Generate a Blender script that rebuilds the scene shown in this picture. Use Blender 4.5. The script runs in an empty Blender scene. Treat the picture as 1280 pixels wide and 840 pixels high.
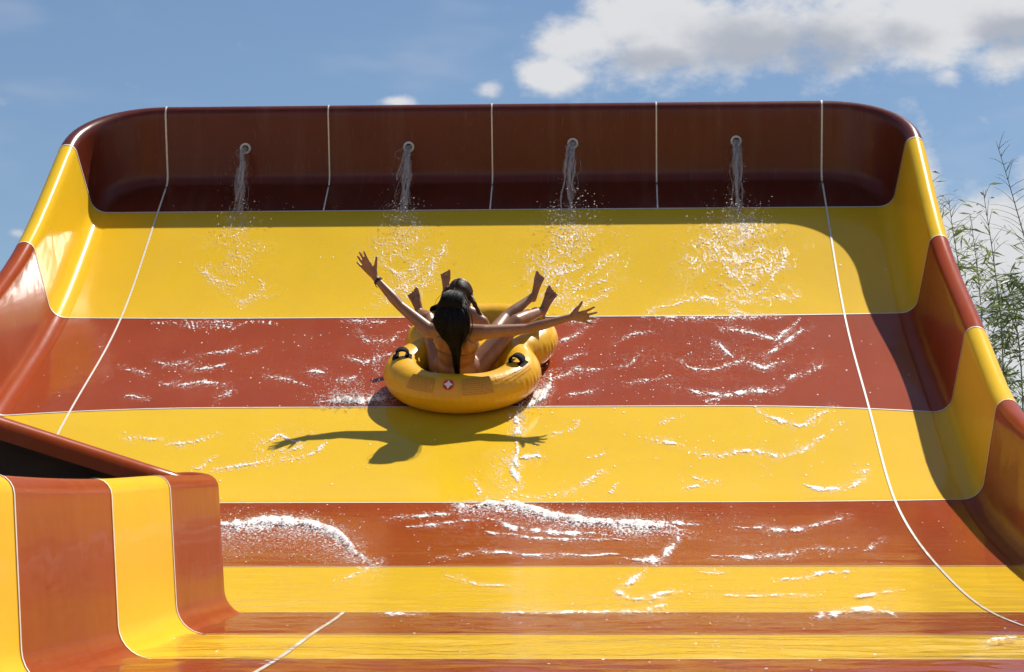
import bpy, bmesh, math, random
import numpy as np
from mathutils import Vector, Matrix, noise
R = math.radians
random.seed(7)
scn = bpy.context.scene
col = scn.collection

# ------------------------------------------------------------------ camera
FPX = 2900.0
YAW, PITCH = R(2.585), R(6.687)
CAM = Vector((0.973, 0.0, 0.0))
cd = bpy.data.cameras.new('camera'); cam = bpy.data.objects.new('camera', cd); col.objects.link(cam)
cd.sensor_width = 36.0; cd.lens = 36.0 * FPX / 1280.0; cd.clip_end = 5000; cd.clip_start = 0.1
cam.location = CAM; cam.rotation_euler = (R(90) + PITCH, 0, YAW)
scn.camera = cam

# ------------------------------------------------------------------ sun, sky
SUN = Vector((0.34, 0.385, 0.90)).normalized()
sl = bpy.data.lights.new('sun', 'SUN'); sl.energy = 5.0; sl.angle = R(0.53); sl.color = (1.0, 0.955, 0.88)
so = bpy.data.objects.new('sun', sl); col.objects.link(so)
so.location = (10, 20, 30); so.rotation_euler = SUN.to_track_quat('Z', 'Y').to_euler()

W = bpy.data.worlds.new('World'); scn.world = W; W.use_nodes = True
nt = W.node_tree; N = nt.nodes; L = nt.links
for n in list(N): N.remove(n)
def mth(op, a, b=None, c=None, clamp=False):
    n = N.new('ShaderNodeMath'); n.operation = op; n.use_clamp = clamp
    for i, v in enumerate((a, b, c)):
        if v is None: continue
        if isinstance(v, (int, float)): n.inputs[i].default_value = v
        else: L.new(v, n.inputs[i])
    return n.outputs[0]
def smooth(v, lo, hi):
    n = N.new('ShaderNodeMapRange'); n.interpolation_type = 'SMOOTHSTEP'
    n.inputs['From Min'].default_value = lo; n.inputs['From Max'].default_value = hi
    L.new(v, n.inputs['Value']); return n.outputs['Result']
sky = N.new('ShaderNodeTexSky'); sky.sky_type = 'NISHITA'; sky.sun_disc = False
sky.sun_elevation = math.asin(SUN.z); sky.sun_rotation = math.atan2(SUN.x, SUN.y)
sky.altitude = 300; sky.air_density = 1.0; sky.dust_density = 0.25; sky.ozone_density = 3.5
tc = N.new('ShaderNodeTexCoord')
sep = N.new('ShaderNodeSeparateXYZ'); L.new(tc.outputs['Generated'], sep.inputs[0])
dx, dy, dz = sep.outputs
# heading a (east of the slide's axis) and elevation e of a sky direction
az = mth('ARCTAN2', dx, dy)
el = mth('ARCSINE', dz)
cmb = N.new('ShaderNodeCombineXYZ'); L.new(az, cmb.inputs[0]); L.new(el, cmb.inputs[1])
def fbm(scale, detail, rough, off=(0, 0, 0), stretch=(1, 1.5, 1)):
    mp = N.new('ShaderNodeMapping'); L.new(cmb.outputs[0], mp.inputs[0])
    mp.inputs['Location'].default_value = off; mp.inputs['Scale'].default_value = stretch
    t = N.new('ShaderNodeTexNoise'); L.new(mp.outputs[0], t.inputs['Vector'])
    t.inputs['Scale'].default_value = scale; t.inputs['Detail'].default_value = detail; t.inputs['Roughness'].default_value = rough
    return t.outputs['Fac']
def sky_dir(px, py):                      # heading and elevation of a point seen in the photograph
    x, u, d = (px - 640), -(py - 420), FPX
    yv = d * math.cos(PITCH) - u * math.sin(PITCH); zv = d * math.sin(PITCH) + u * math.cos(PITCH)
    X = x * math.cos(YAW) - yv * math.sin(YAW); Y = x * math.sin(YAW) + yv * math.cos(YAW)
    return math.atan2(X, Y), math.atan2(zv, math.hypot(X, Y))
PXA = 1 / FPX
# cumulus clouds: centre x, y, half width, half height (picture pixels), weight
CL = [(860, 40, 190, 60, 1.0), (720, 55, 60, 42, .8), (690, 88, 46, 26, .85), (1010, 30, 170, 66, 1.0), (1180, 20, 150, 62, 1.0),
      (1262, 70, 70, 40, .8), (608, 112, 22, 16, .7), (498, 128, 26, 8, .62), (22, 292, 20, 9, .62), (960, 118, 14, 18, .45), (1183, 96, 34, 16, .55),
      (1185, 305, 62, 74, 1.05), (1255, 320, 90, 95, 1.15), (1150, 212, 28, 36, .9), (1270, 430, 90, 90, .9), (1180, 420, 60, 70, .75)]
tot = None
for (px, py, rx, ry, w) in CL:
    a0, e0 = sky_dir(px, py)
    u = mth('DIVIDE', mth('SUBTRACT', az, a0), rx * PXA); v = mth('DIVIDE', mth('SUBTRACT', el, e0), ry * PXA)
    g = mth('MULTIPLY', mth('POWER', 2.718, mth('MULTIPLY', mth('ADD', mth('MULTIPLY', u, u), mth('MULTIPLY', v, v)), -0.8)), w)
    tot = g if tot is None else mth('MAXIMUM', tot, g)
n1 = fbm(20, 6, .60); n2 = fbm(64, 4, .6, (5, 2, 0))
dens = mth('ADD', tot, mth('ADD', mth('MULTIPLY', mth('SUBTRACT', n1, .5), 1.8), mth('MULTIPLY', mth('SUBTRACT', n2, .5), .55)))
mask = smooth(dens, .24, .84)
# wispy veil
wisp = mth('MULTIPLY', smooth(fbm(9, 3, .6, (1, 8, 0), (1, 3, 1)), .5, .8), .18)
mask = mth('MAXIMUM', mask, wisp)
# the big clouds are greyer underneath
SH = [(830, 74, 110, 20, .8), (930, 62, 90, 34, 1.0), (1030, 66, 80, 34, 1.0), (1120, 50, 60, 24, .6), (1262, 40, 50, 24, .9), (780, 52, 40, 16, .5), (1260, 380, 60, 30, .5)]
sh_ = None
for (px, py, rx, ry, w) in SH:
    a0, e0 = sky_dir(px, py)
    u = mth('DIVIDE', mth('SUBTRACT', az, a0), rx * PXA); v = mth('DIVIDE', mth('SUBTRACT', el, e0), ry * PXA)
    g = mth('MULTIPLY', mth('POWER', 2.718, mth('MULTIPLY', mth('ADD', mth('MULTIPLY', u, u), mth('MULTIPLY', v, v)), -0.8)), w)
    sh_ = g if sh_ is None else mth('MAXIMUM', sh_, g)
thick = smooth(mth('ADD', sh_, mth('MULTIPLY', mth('SUBTRACT', fbm(26, 4, .6, (9, 4, 0)), .5), 1.3)), .1, .95)
ccol = N.new('ShaderNodeMix'); ccol.data_type = 'RGBA'
ccol.inputs[6].default_value = (8.1, 8.2, 8.45, 1); ccol.inputs[7].default_value = (4.9, 5.25, 6.0, 1)
L.new(thick, ccol.inputs[0])
mx = N.new('ShaderNodeMix'); mx.data_type = 'RGBA'
L.new(mask, mx.inputs[0]); L.new(sky.outputs[0], mx.inputs[6]); L.new(ccol.outputs[2], mx.inputs[7])
bg = N.new('ShaderNodeBackground'); bg.inputs['Strength'].default_value = 0.070
L.new(mx.outputs[2], bg.inputs['Color'])
wo = N.new('ShaderNodeOutputWorld'); L.new(bg.outputs[0], wo.inputs[0])

cy = scn.cycles
cy.max_bounces = 7; cy.diffuse_bounces = 3; cy.glossy_bounces = 3; cy.transmission_bounces = 5; cy.transparent_max_bounces = 10
cy.use_denoising = True; cy.use_adaptive_sampling = True; cy.adaptive_threshold = .02; cy.adaptive_min_samples = 12; cy.sample_clamp_indirect = 6.0; cy.caustics_reflective = False; cy.caustics_refractive = False
scn.view_settings.view_transform = 'Standard'; scn.view_settings.look = 'None'
scn.view_settings.exposure = 0.36; scn.view_settings.gamma = 1.0; scn.view_settings.use_curve_mapping = False

# ------------------------------------------------------------------ materials
def mat(name, base, rough=.5, coat=0, metal=0, bump=None, mottle=None, spec=.5, sss=0, ior=1.5, transmission=0):
    """bump=(scale, distance, detail); mottle=(scale, colour2, amount)"""
    m = bpy.data.materials.new(name); m.use_nodes = True; t = m.node_tree
    p = t.nodes['Principled BSDF']
    p.inputs['Base Color'].default_value = (*base, 1); p.inputs['Roughness'].default_value = rough
    p.inputs['Coat Weight'].default_value = coat; p.inputs['Coat Roughness'].default_value = .05
    p.inputs['Metallic'].default_value = metal; p.inputs['Specular IOR Level'].default_value = spec
    p.inputs['IOR'].default_value = ior
    co = t.nodes.new('ShaderNodeTexCoord')
    if sss:
        p.inputs['Subsurface Weight'].default_value = sss; p.inputs['Subsurface Radius'].default_value = (.02, .008, .004)
        p.inputs['Subsurface Scale'].default_value = .5
    if mottle:
        nz = t.nodes.new('ShaderNodeTexNoise'); nz.inputs['Scale'].default_value = mottle[0]; nz.inputs['Detail'].default_value = 6
        t.links.new(co.outputs['Object'], nz.inputs['Vector'])
        mr = t.nodes.new('ShaderNodeMapRange'); mr.inputs['From Min'].default_value = .35; mr.inputs['From Max'].default_value = .7
        mr.inputs['To Max'].default_value = mottle[2]
        t.links.new(nz.outputs['Fac'], mr.inputs['Value'])
        mi = t.nodes.new('ShaderNodeMix'); mi.data_type = 'RGBA'
        mi.inputs[6].default_value = (*base, 1); mi.inputs[7].default_value = (*mottle[1], 1)
        t.links.new(mr.outputs[0], mi.inputs[0]); t.links.new(mi.outputs[2], p.inputs['Base Color'])
    if bump:
        nz = t.nodes.new('ShaderNodeTexNoise'); nz.inputs['Scale'].default_value = bump[0]; nz.inputs['Detail'].default_value = bump[2]
        t.links.new(co.outputs['Object'], nz.inputs['Vector'])
        b = t.nodes.new('ShaderNodeBump'); b.inputs['Distance'].default_value = bump[1]; b.inputs['Strength'].default_value = 1
        t.links.new(nz.outputs['Fac'], b.inputs['Height']); t.links.new(b.outputs[0], p.inputs['Normal'])
        if coat: t.links.new(b.outputs[0], p.inputs['Coat Normal'])
    return m
YEL = (.74, .42, .016); RED = (.27, .036, .013)
M = {}
def gelcoat(name, c, c2, coat=.11):
    M[name] = mat(name + '_gelcoat_floor', c, .35, .0, spec=.03, bump=(1.6, .008, 3), mottle=(2.2, c2, .8))
    M[name + '_wall'] = mat(name + '_gelcoat_wall', c, .3, coat, spec=.05, bump=(1.6, .012, 3), mottle=(2.2, c2, .8))
def weather(m, amount):
    """faint limescale runs and rubbed patches that follow the fall of the water"""
    t = m.node_tree; p = t.nodes['Principled BSDF']; src = p.inputs['Base Color'].links[0].from_socket
    co = t.nodes.new('ShaderNodeTexCoord'); last = src
    for sc, lo, hi, c2, k in (((7, 1.1, .5), .52, .80, (.55, .47, .36), amount), ((3.1, .7, 1.6), .50, .75, (.10, .05, .02), amount * .8), ((60, 9, 9), .62, .72, (.6, .5, .4), amount * .7)):
        mp = t.nodes.new('ShaderNodeMapping'); mp.inputs['Scale'].default_value = sc; t.links.new(co.outputs['Object'], mp.inputs[0])
        nz = t.nodes.new('ShaderNodeTexNoise'); nz.inputs['Scale'].default_value = 1.0; nz.inputs['Detail'].default_value = 3; t.links.new(mp.outputs[0], nz.inputs['Vector'])
        mr = t.nodes.new('ShaderNodeMapRange'); mr.inputs['From Min'].default_value = lo; mr.inputs['From Max'].default_value = hi; mr.inputs['To Max'].default_value = k; t.links.new(nz.outputs['Fac'], mr.inputs['Value'])
        mi = t.nodes.new('ShaderNodeMix'); mi.data_type = 'RGBA'; mi.inputs[7].default_value = (*c2, 1); t.links.new(mr.outputs[0], mi.inputs[0]); t.links.new(last, mi.inputs[6]); last = mi.outputs[2]
    t.links.new(last, p.inputs['Base Color'])
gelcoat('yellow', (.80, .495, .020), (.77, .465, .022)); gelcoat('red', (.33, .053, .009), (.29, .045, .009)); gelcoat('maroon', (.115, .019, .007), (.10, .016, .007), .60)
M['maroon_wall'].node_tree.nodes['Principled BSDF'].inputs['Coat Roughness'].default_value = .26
for k_ in ('yellow', 'red', 'maroon'):
    weather(M[k_], .035); weather(M[k_ + '_wall'], .05)
M['joint'] = mat('joint_sealant', (.78, .74, .66), .5, mottle=(30, (.6, .55, .45), .7))
M['back_shade'] = mat('divider_back_shade', (.03, .017, .012), .8, mottle=(6, (.05, .03, .02), 1))  # near black stands for the shade in the gap behind the divider
M['pvc_white'] = mat('white_pipe', (.72, .70, .66), .35, mottle=(40, (.5, .48, .42), .6))
M['dark'] = mat('dark_pipe_inside', (.02, .02, .022), .6)
M['ground'] = mat('paving', (.32, .29, .25), .85, mottle=(3, (.25, .23, .2), 1), bump=(20, .01, 4))

# ------------------------------------------------------------------ mesh helpers
def link_mesh(name, verts, faces, material, parent=None, smooth_=True, label=None, kind=None):
    me = bpy.data.meshes.new(name); me.from_pydata([tuple(v) for v in verts], [], faces); me.update()
    if smooth_: me.polygons.foreach_set('use_smooth', [True] * len(me.polygons))
    mats = material if isinstance(material, (list, tuple)) else [material]
    for m in mats: me.materials.append(m)
    o = bpy.data.objects.new(name, me); col.objects.link(o)
    if parent is not None: o.parent = parent
    if label: o['label'] = label
    if kind: o['kind'] = kind
    return o
def thing(name, label, cat, loc=(0, 0, 0), group=None):
    o = bpy.data.objects.new(name, None); col.objects.link(o); o.location = loc; o.empty_display_size = .2
    o['label'] = label; o['category'] = cat
    if group: o['group'] = group
    return o
def tag(o, label, cat, group=None):
    o['label'] = label; o['category'] = cat
    if group: o['group'] = group
    return o
class MB:
    def __init__(s): s.v = []; s.f = []
    def grid(s, rows, flip=False):
        b = len(s.v); n = len(rows[0])
        for r in rows: s.v.extend(r)
        for i in range(len(rows) - 1):
            for j in range(n - 1):
                q = [b + i * n + j, b + i * n + j + 1, b + (i + 1) * n + j + 1, b + (i + 1) * n + j]
                s.f.append(q[::-1] if flip else q)
    def tube(s, pts, rad, k=8, cap=True):
        pts = [Vector(p) for p in pts]; n = len(pts); b = len(s.v)
        rads = rad if isinstance(rad, (list, tuple)) else [rad] * n
        up = Vector((.13, .31, .94)).normalized(); prev = None
        for i, p in enumerate(pts):
            t = (pts[min(i + 1, n - 1)] - pts[max(i - 1, 0)])
            t = t.normalized() if t.length > 1e-9 else Vector((0, 0, 1))
            if prev is None:
                a = t.cross(up)
                if a.length < .05: a = t.cross(Vector((1, 0, 0)))
            else:
                a = prev - t * prev.dot(t)
            a.normalize(); prev = a; c = t.cross(a)
            for j in range(k):
                w = 2 * math.pi * j / k
                s.v.append(p + (a * math.cos(w) + c * math.sin(w)) * rads[i])
        for i in range(n - 1):
            for j in range(k):
                s.f.append([b + i * k + j, b + i * k + (j + 1) % k, b + (i + 1) * k + (j + 1) % k, b + (i + 1) * k + j])
        if cap:
            s.f.append([b + j for j in range(k)][::-1]); s.f.append([b + (n - 1) * k + j for j in range(k)])
    def box(s, c, ax, ay, az):
        b = len(s.v); c = Vector(c)
        for i in (-1, 1):
            for j in (-1, 1):
                for k in (-1, 1): s.v.append(c + ax * i + ay * j + az * k)
        for q in ((0, 1, 3, 2), (4, 6, 7, 5), (0, 4, 5, 1), (2, 3, 7, 6), (0, 2, 6, 4), (1, 5, 7, 3)): s.f.append([b + t for t in q])
    def ball(s, c, r, ax=None, k=6, rings=4):
        """small ellipsoid: r = (rx, ry, rz) along the axes ax"""
        b = len(s.v); A = ax or (Vector((1, 0, 0)), Vector((0, 1, 0)), Vector((0, 0, 1)))
        c = Vector(c); s.v.append(c + A[2] * r[2])
        for i in range(1, rings):
            ph = math.pi * i / rings
            for j in range(k):
                w = 2 * math.pi * j / k
                s.v.append(c + A[0] * (r[0] * math.sin(ph) * math.cos(w)) + A[1] * (r[1] * math.sin(ph) * math.sin(w)) + A[2] * (r[2] * math.cos(ph)))
        s.v.append(c - A[2] * r[2]); e = len(s.v) - 1
        for j in range(k): s.f.append([b, b + 1 + j, b + 1 + (j + 1) % k])
        for i in range(rings - 2):
            for j in range(k):
                o = b + 1 + i * k; s.f.append([o + j, o + k + j, o + k + (j + 1) % k, o + (j + 1) % k])
        o = b + 1 + (rings - 2) * k
        for j in range(k): s.f.append([o + j, e, o + (j + 1) % k])
    def build(s, name, material, parent=None, **kw): return link_mesh(name, s.v, s.f, material, parent, **kw)

# ------------------------------------------------------------------ the slide's running surface
XW = 3.10
KY = [3.6, 5.0, 6.65, 7.95, 9.0, 10.289, 11.938, 13.668, 15.040, 16.483, 17.760]
KZ = [-.33, -.275, -.232, -.173, -.101, -.021, .210, .609, 1.304, 2.064, 3.073]
def pchip(xs, ys):
    xs = np.array(xs); ys = np.array(ys); h = np.diff(xs); d = np.diff(ys) / h; m = np.zeros(len(xs))
    m[0] = d[0]; m[-1] = .80
    for i in range(1, len(xs) - 1):
        w1 = 2 * h[i] + h[i - 1]; w2 = h[i] + 2 * h[i - 1]
        m[i] = (w1 + w2) / (w1 / d[i - 1] + w2 / d[i])
    def f(x):
        i = np.clip(np.searchsorted(xs, x) - 1, 0, len(xs) - 2); t = (x - xs[i]) / h[i]
        return ((1 + 2 * t) * (1 - t) ** 2 * ys[i] + t * (1 - t) ** 2 * h[i] * m[i] + t * t * (3 - 2 * t) * ys[i + 1] + t * t * (t - 1) * h[i] * m[i + 1])
    return f
_f = pchip(KY, KZ)
gy = np.arange(3.6, 19.2, .01)
gz = np.where(gy <= 17.76, _f(np.minimum(gy, 17.76)), 3.073 + (gy - 17.76) * .80)
ker = np.exp(-.5 * (np.arange(-60, 61) * .01 / .22) ** 2); ker /= ker.sum()
gp = np.concatenate([gz[0] + (np.arange(-60, 0)) * .01 * .04, gz, gz[-1] + np.arange(1, 61) * .01 * .80])
gz = np.convolve(gp, ker, 'valid')
seg = np.hypot(np.diff(gy), np.diff(gz)); arc = np.concatenate([[0], np.cumsum(seg)])
arc0 = np.interp(17.76, gy, arc)
gu = arc0 - arc                                    # u = 0 at the top joint, growing downhill
def y_of(u): return float(np.interp(-u, -gu, gy))
def z_of_y(y): return float(np.interp(y, gy, gz))
def u_of_y(y): return float(np.interp(y, gy, gu))
def frame(u):
    y = y_of(u); z = z_of_y(y); y2 = min(y + .03, 19.1); y1 = y2 - .06
    t = Vector((0, y2 - y1, z_of_y(y2) - z_of_y(y1))).normalized()        # uphill
    return Vector((0, y, z)), t, Vector((0, -t.z, t.y))
def P(x, u, n=0.0):
    p, t, nn = frame(u)
    return Vector((x, p.y, p.z)) + nn * n
UB = [0.0] + [u_of_y(y) for y in (16.483, 15.040, 13.668, 11.938, 10.289, 9.0, 7.95, 6.65, 5.3, 3.62)]
UTOP = -.52; RC = .5

def profile(h=.61, r=.12, lip=.07, lean=83):
    """(outward, normal) points from the floor edge up the wall and over the lip"""
    a = [R(lean) * i / 7 for i in range(8)]
    pts = [(-.10 + r * math.sin(t), r * (1 - math.cos(t))) for t in a]
    d = (math.cos(R(lean)), math.sin(R(lean)))
    top = h - lip
    o, n = pts[-1]; L_ = (top - n) / d[1]
    for i in range(1, 9): pts.append((o + d[0] * L_ * i / 8, n + d[1] * L_ * i / 8))
    o, n = pts[-1]; cx, cy = o + lip * d[1], n - lip * d[0]
    for i in range(1, 11):
        w = R(90 + lean) - R(lean + 92) * i / 10
        pts.append((cx + lip * math.cos(w), cy + lip * math.sin(w)))
    o, n = pts[-1]; pts.append((o + .004, n - .05)); pts.append((o + .006, n - .10))
    return pts
PROF = profile()

def dip(i, x):                                      # joint lines bow a little towards the walls
    k = {1: -.03, 2: .13, 3: -.05}.get(i, 0)
    return k * max(0, (abs(x) - 1.6) / 1.5) ** 2
def cross(u_of_x, left, right, xl=-XW, xr=XW, nfloor=40):
    out = []
    if left:
        for o, n in PROF[::-1][:-1]:
            x = xl - o; out.append(P(x, u_of_x(x), n))
    x0, x1 = xl + (.10 if left else 0), xr - (.10 if right else 0)
    for i in range(nfloor + 1):
        x = x0 + (x1 - x0) * i / nfloor; out.append(P(x, u_of_x(x), 0))
    if right:
        for o, n in PROF[1:]:
            x = xr + o; out.append(P(x, u_of_x(x), n))
    return out

slide = thing('water_slide', 'wide yellow and dark red striped water slide with a high back wall', 'water slide', (0, 17.76, 0))
SL_OFF = Vector((0, -17.76, 0))
def part(mb, name, material, label=None, parent=None, off=True, **kw):
    if off: mb.v = [Vector(v) + SL_OFF for v in mb.v]
    return mb.build(name, material, parent or slide, label=label, **kw)
COLS = ['yellow', 'red']
XI = -.72                                           # foot line of the divider's chute-side wall
for i in range(len(UB) - 1):
    ua, ub = UB[i], UB[i + 1]; m = COLS[i % 2]; mb = MB(); nr = max(8, int((ub - ua) / .07))
    left = i < 2; isl = i >= 5
    nl = len(PROF) - 1 if left else 0
    xl = -XW if not isl else (XI - .10 if i == 5 else XI + .10)
    rows = []
    for k in range(nr + 1):
        t = k / nr
        rows.append(cross(lambda x: (ua + dip(i, x)) * (1 - t) + (ub + dip(i + 1, x)) * t, left, True, xl))
    mb.grid(rows, flip=True)
    o = part(mb, 'slide_section', [M[m], M[m + '_wall']], ('yellow' if m == 'yellow' else 'dark red') + ' moulded section of the slide with its side wall')
    ncol = len(rows[0]) - 1
    for p in o.data.polygons:
        c = p.index % ncol
        if c < nl or c >= nl + 40: p.material_index = 1

# top section: floor strip, back wall with round corners
def smoothstep(t): t = max(0, min(1, t)); return t * t * (3 - 2 * t)
PROF_SIDE = PROF
PROF_BACK = profile(h=.555, r=.11, lean=67)
def corner_path(prof_k):
    """points (x, u, n) of one profile index along the wall foot, from the left end to the right end"""
    pts = []
    def add(cx, cu, w, t):
        (o0, n0), (o1, n1) = PROF_SIDE[prof_k], PROF_BACK[prof_k]
        o = o0 + (o1 - o0) * t; n = n0 + (n1 - n0) * t
        pts.append((cx + (RC + o) * math.cos(w), cu + (RC + o) * math.sin(w), n))
    cu = UTOP + RC
    o0, n0 = PROF_SIDE[prof_k]
    pts.append((-XW - o0, 0.0, n0))
    for k in range(17): add(-XW + RC, cu, math.pi + math.pi / 2 * k / 16, smoothstep(k / 16))
    o1, n1 = PROF_BACK[prof_k]
    for k in range(1, 24): pts.append((-XW + RC + (2 * XW - 2 * RC) * k / 24, UTOP - o1, n1))
    for k in range(17): add(XW - RC, cu, 1.5 * math.pi + math.pi / 2 * k / 16, smoothstep(1 - k / 16))
    pts.append((XW + o0, 0.0, n0)); return pts
mb = MB()
PROFT = PROF_BACK
mb.grid([[P(x, u, n) for x, u, n in corner_path(k)] for k in range(len(PROF_SIDE))])
inner = [(x, u) for x, u, n in corner_path(0)]
b = len(mb.v)
ring = [P(x, u, 0) for x, u in inner]
m_ = len(ring) // 2
for p in ring: mb.v.append(p)
n_ = len(ring)
for k in range(n_ // 2 - 1 + (n_ % 2)):
    a, c, d, e = k, k + 1, n_ - 2 - k, n_ - 1 - k
    if c == d: mb.f.append([b + a, b + c, b + e])
    elif c < d: mb.f.append([b + e, b + d, b + c, b + a])
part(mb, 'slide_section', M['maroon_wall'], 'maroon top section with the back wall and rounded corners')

# white joint lines: flat fillets of sealant, 3 mm proud of the surface
def strip(pa, pb, lift=.003):
    """a ribbon between two rows of points, raised off the surface they lie on"""
    n = len(pa); A, B = [], []
    for k in range(n):
        t = pa[min(k + 1, n - 1)] - pa[max(k - 1, 0)]; w = pb[k] - pa[k]
        nn = t.cross(w)
        nn = nn.normalized() if nn.length > 1e-12 else Vector((0, 0, 1))
        A.append(pa[k] + nn * lift); B.append(pb[k] + nn * lift)
    mb = MB(); mb.grid([[a + (a - b_) * .0 for a, b_ in zip(A, B)], B]); return mb
for i in range(0, 9):
    isl = i >= 6; hw = .0065 if i < 4 else .005
    xl = XI + .10 if isl else (XI + .08 if i == 5 else -XW)
    ra = cross(lambda x: UB[i] + dip(i, x) - hw, i < 3, True, xl); rb = cross(lambda x: UB[i] + dip(i, x) + hw, i < 3, True, xl)
    part(strip(rb, ra), 'joint_line', M['joint'])
def seam_strip(x, hw, top, down_to, x1=None):
    def row(s):
        pts = [P(x + s, UTOP - o, n) for o, n in PROFT[::-1][2:]] if top else []
        u = UTOP + .1 if top else UB[5] + .01
        while u < down_to:
            xx = x if x1 is None else x + (x1 - x) * (u - UB[5]) / (down_to - UB[5])
            pts.append(P(xx + s, u, 0)); u += .06
        pts.append(P((x if x1 is None else x1) + s, down_to, 0)); return pts
    return strip(row(-hw), row(hw), .0045)
for x in (-2.6, -1.3, 0.0, 1.3, 2.6):
    wide = abs(x) > 2
    part(seam_strip(x, .0068 if wide else .0052, True, 0 if not wide else (UB[4] + 1.2 if x < 0 else UB[6] - .45)), 'joint_line', M['joint'])
part(seam_strip(-.235, .0085, False, UB[9], -.12), 'joint_line', M['joint'])

# the divider between the entry chute and the run-out: chute-side wall, nose, entry-side wall
YN = 10.10; RN = .20
path = []                                           # (x, y, base z, outward x, outward y)
y = 3.62
while y < YN: path.append((XI, y, z_of_y(y), -1, 0)); y += .08
cxn = XI - RN
TURN = 128
for k in range(13):
    w = R(TURN) * k / 12
    path.append((cxn + RN * math.cos(w), YN + RN * math.sin(w), z_of_y(YN + RN * math.sin(w)), -math.cos(w), -math.sin(w)))
x0, y0 = path[-1][0], path[-1][1]; dv = (-math.sin(R(TURN)), math.cos(R(TURN))); zr0 = path[-1][2]
dv = Vector((-math.sin(R(TURN)), math.cos(R(TURN)))) * 1.0
tang = Vector((-math.sin(R(TURN)), math.cos(R(TURN))))
tang = Vector((-abs(tang.x), -tang.y if tang.y > 0 else tang.y))
out_n = (-math.cos(R(TURN)), -math.sin(R(TURN)))
dirx, diry = -math.sin(R(TURN)), math.cos(R(TURN))
for k in range(1, 30):
    s = k * .16
    path.append((x0 + dirx * s, y0 + diry * s, zr0 + .255 * s, out_n[0], out_n[1]))
PROFD = [(-.10, -.004)] + profile(h=.62, r=.12, lip=.06, lean=86)[1:]
PROFD = PROFD[:-1]
def drow(q, prof=PROFD): return [Vector((q[0] + o * q[3], q[1] + o * q[4], q[2] + n)) for o, n in prof]
bounds = [3.62, 5.3, 6.65, 7.95, 9.0, 10.289]
def at_y(yb): return (XI, yb, z_of_y(yb), -1, 0)
for i in range(5):
    lo, hi = bounds[i], bounds[i + 1]
    rows = [drow(at_y(lo))] + [drow(q) for q in path if q[3] == -1 and lo < q[1] < hi]
    if i < 4: rows.append(drow(at_y(hi)))
    else: rows += [drow(q) for q in path if q[3] != -1]
    mcol = 'red' if i % 2 == 0 else 'yellow'
    mb = MB(); mb.grid(rows)
    part(mb, 'divider_wall', M[mcol + '_wall'], ('dark red' if mcol == 'red' else 'yellow') + ' part of the divider wall beside the run-out')
ok_ = [q for q in path if q[1] > 5]
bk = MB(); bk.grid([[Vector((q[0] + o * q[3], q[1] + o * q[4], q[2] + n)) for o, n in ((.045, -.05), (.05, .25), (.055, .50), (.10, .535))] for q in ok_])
part(bk, 'shade_backing', M['back_shade'], 'back of the divider wall with its shade coloured near black')  # sheet added behind the wall, shade put into its dark colour
for yb in bounds[1:5]: part(strip(drow(at_y(yb + .007), PROFD[:-2]), drow(at_y(yb - .007), PROFD[:-2])), 'joint_line', M['joint'])

# ground under everything
S = 400
link_mesh('ground', [(-S, -S, -1.62), (S, -S, -1.62), (S, S, -1.62), (-S, S, -1.62)], [[0, 1, 2, 3]], M['ground'], smooth_=False, kind='structure')

# ------------------------------------------------------------------ placing things on the slope
cam_inv = (Matrix.Translation(cam.location) @ cam.rotation_euler.to_matrix().to_4x4()).inverted()
def proj(p):
    q = cam_inv @ Vector(p); return (640 + FPX * q.x / -q.z, 420 - FPX * q.y / -q.z)
CI = np.array(cam_inv)
_tz = np.gradient(gz, gy); _ny = -_tz / np.hypot(1, _tz); _nz = 1 / np.hypot(1, _tz)
def Pn(x, u, n=0.0):
    y = np.interp(-u, -gu, gy); z = np.interp(y, gy, gz)
    return np.stack([x, y + n * np.interp(y, gy, _ny), z + n * np.interp(y, gy, _nz)], -1)
def projn(p):
    q = p @ CI[:3, :3].T + CI[:3, 3]; return 640 + FPX * q[..., 0] / -q[..., 2], 420 - FPX * q[..., 1] / -q[..., 2]
_ug = np.linspace(-.5, 12.8, 1400)
_, _vg = projn(Pn(np.zeros_like(_ug), _ug))
def slope_at(px, py, n=0.0):
    """where the line of sight through a place seen in the photograph meets the running surface: (x, u)"""
    px = np.asarray(px, float); py = np.asarray(py, float)
    u = np.interp(py, _vg, _ug); x = np.zeros_like(u)
    for _ in range(8):
        q0 = projn(Pn(x, u, n)); q1 = projn(Pn(x + .01, u, n)); q2 = projn(Pn(x, u + .01, n))
        x = x + (px - q0[0]) / ((q1[0] - q0[0]) / .01)
        u = np.clip(u + (py - q0[1]) / ((q2[1] - q0[1]) / .01) * .8, -.5, 12.8)
    return x, u

# frame of the inflatable: a = right, b = up the slope, c = off the slope
tx, tu = (float(v) for v in slope_at(578, 466, .13))
_, tt, tn = frame(tu)
T0 = P(tx, tu, .004)
TILT = R(-9)
TA = (Vector((1, 0, 0)) * math.cos(TILT) + tt * math.sin(TILT)).normalized()
TB = tn.cross(TA).normalized(); TC = tn
def tf(a, b, c): return T0 + TA * a + TB * b + TC * c
def at(px, py, b):
    """point of the inflatable's frame at distance b up the slope that is seen at (px, py)"""
    a, c = 0.0, .4
    for _ in range(6):
        x0, y0 = proj(tf(a, b, c)); x1, y1 = proj(tf(a + .01, b, c)); x2, y2 = proj(tf(a, b, c + .01))
        J = Matrix(((x1 - x0, x2 - x0), (y1 - y0, y2 - y0))) * 100
        d = J.inverted() @ Vector((px - x0, py - y0)); a += d.x; c += d.y
    return Vector((a, b, c))
def TW(v): return tf(*v)

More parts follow.
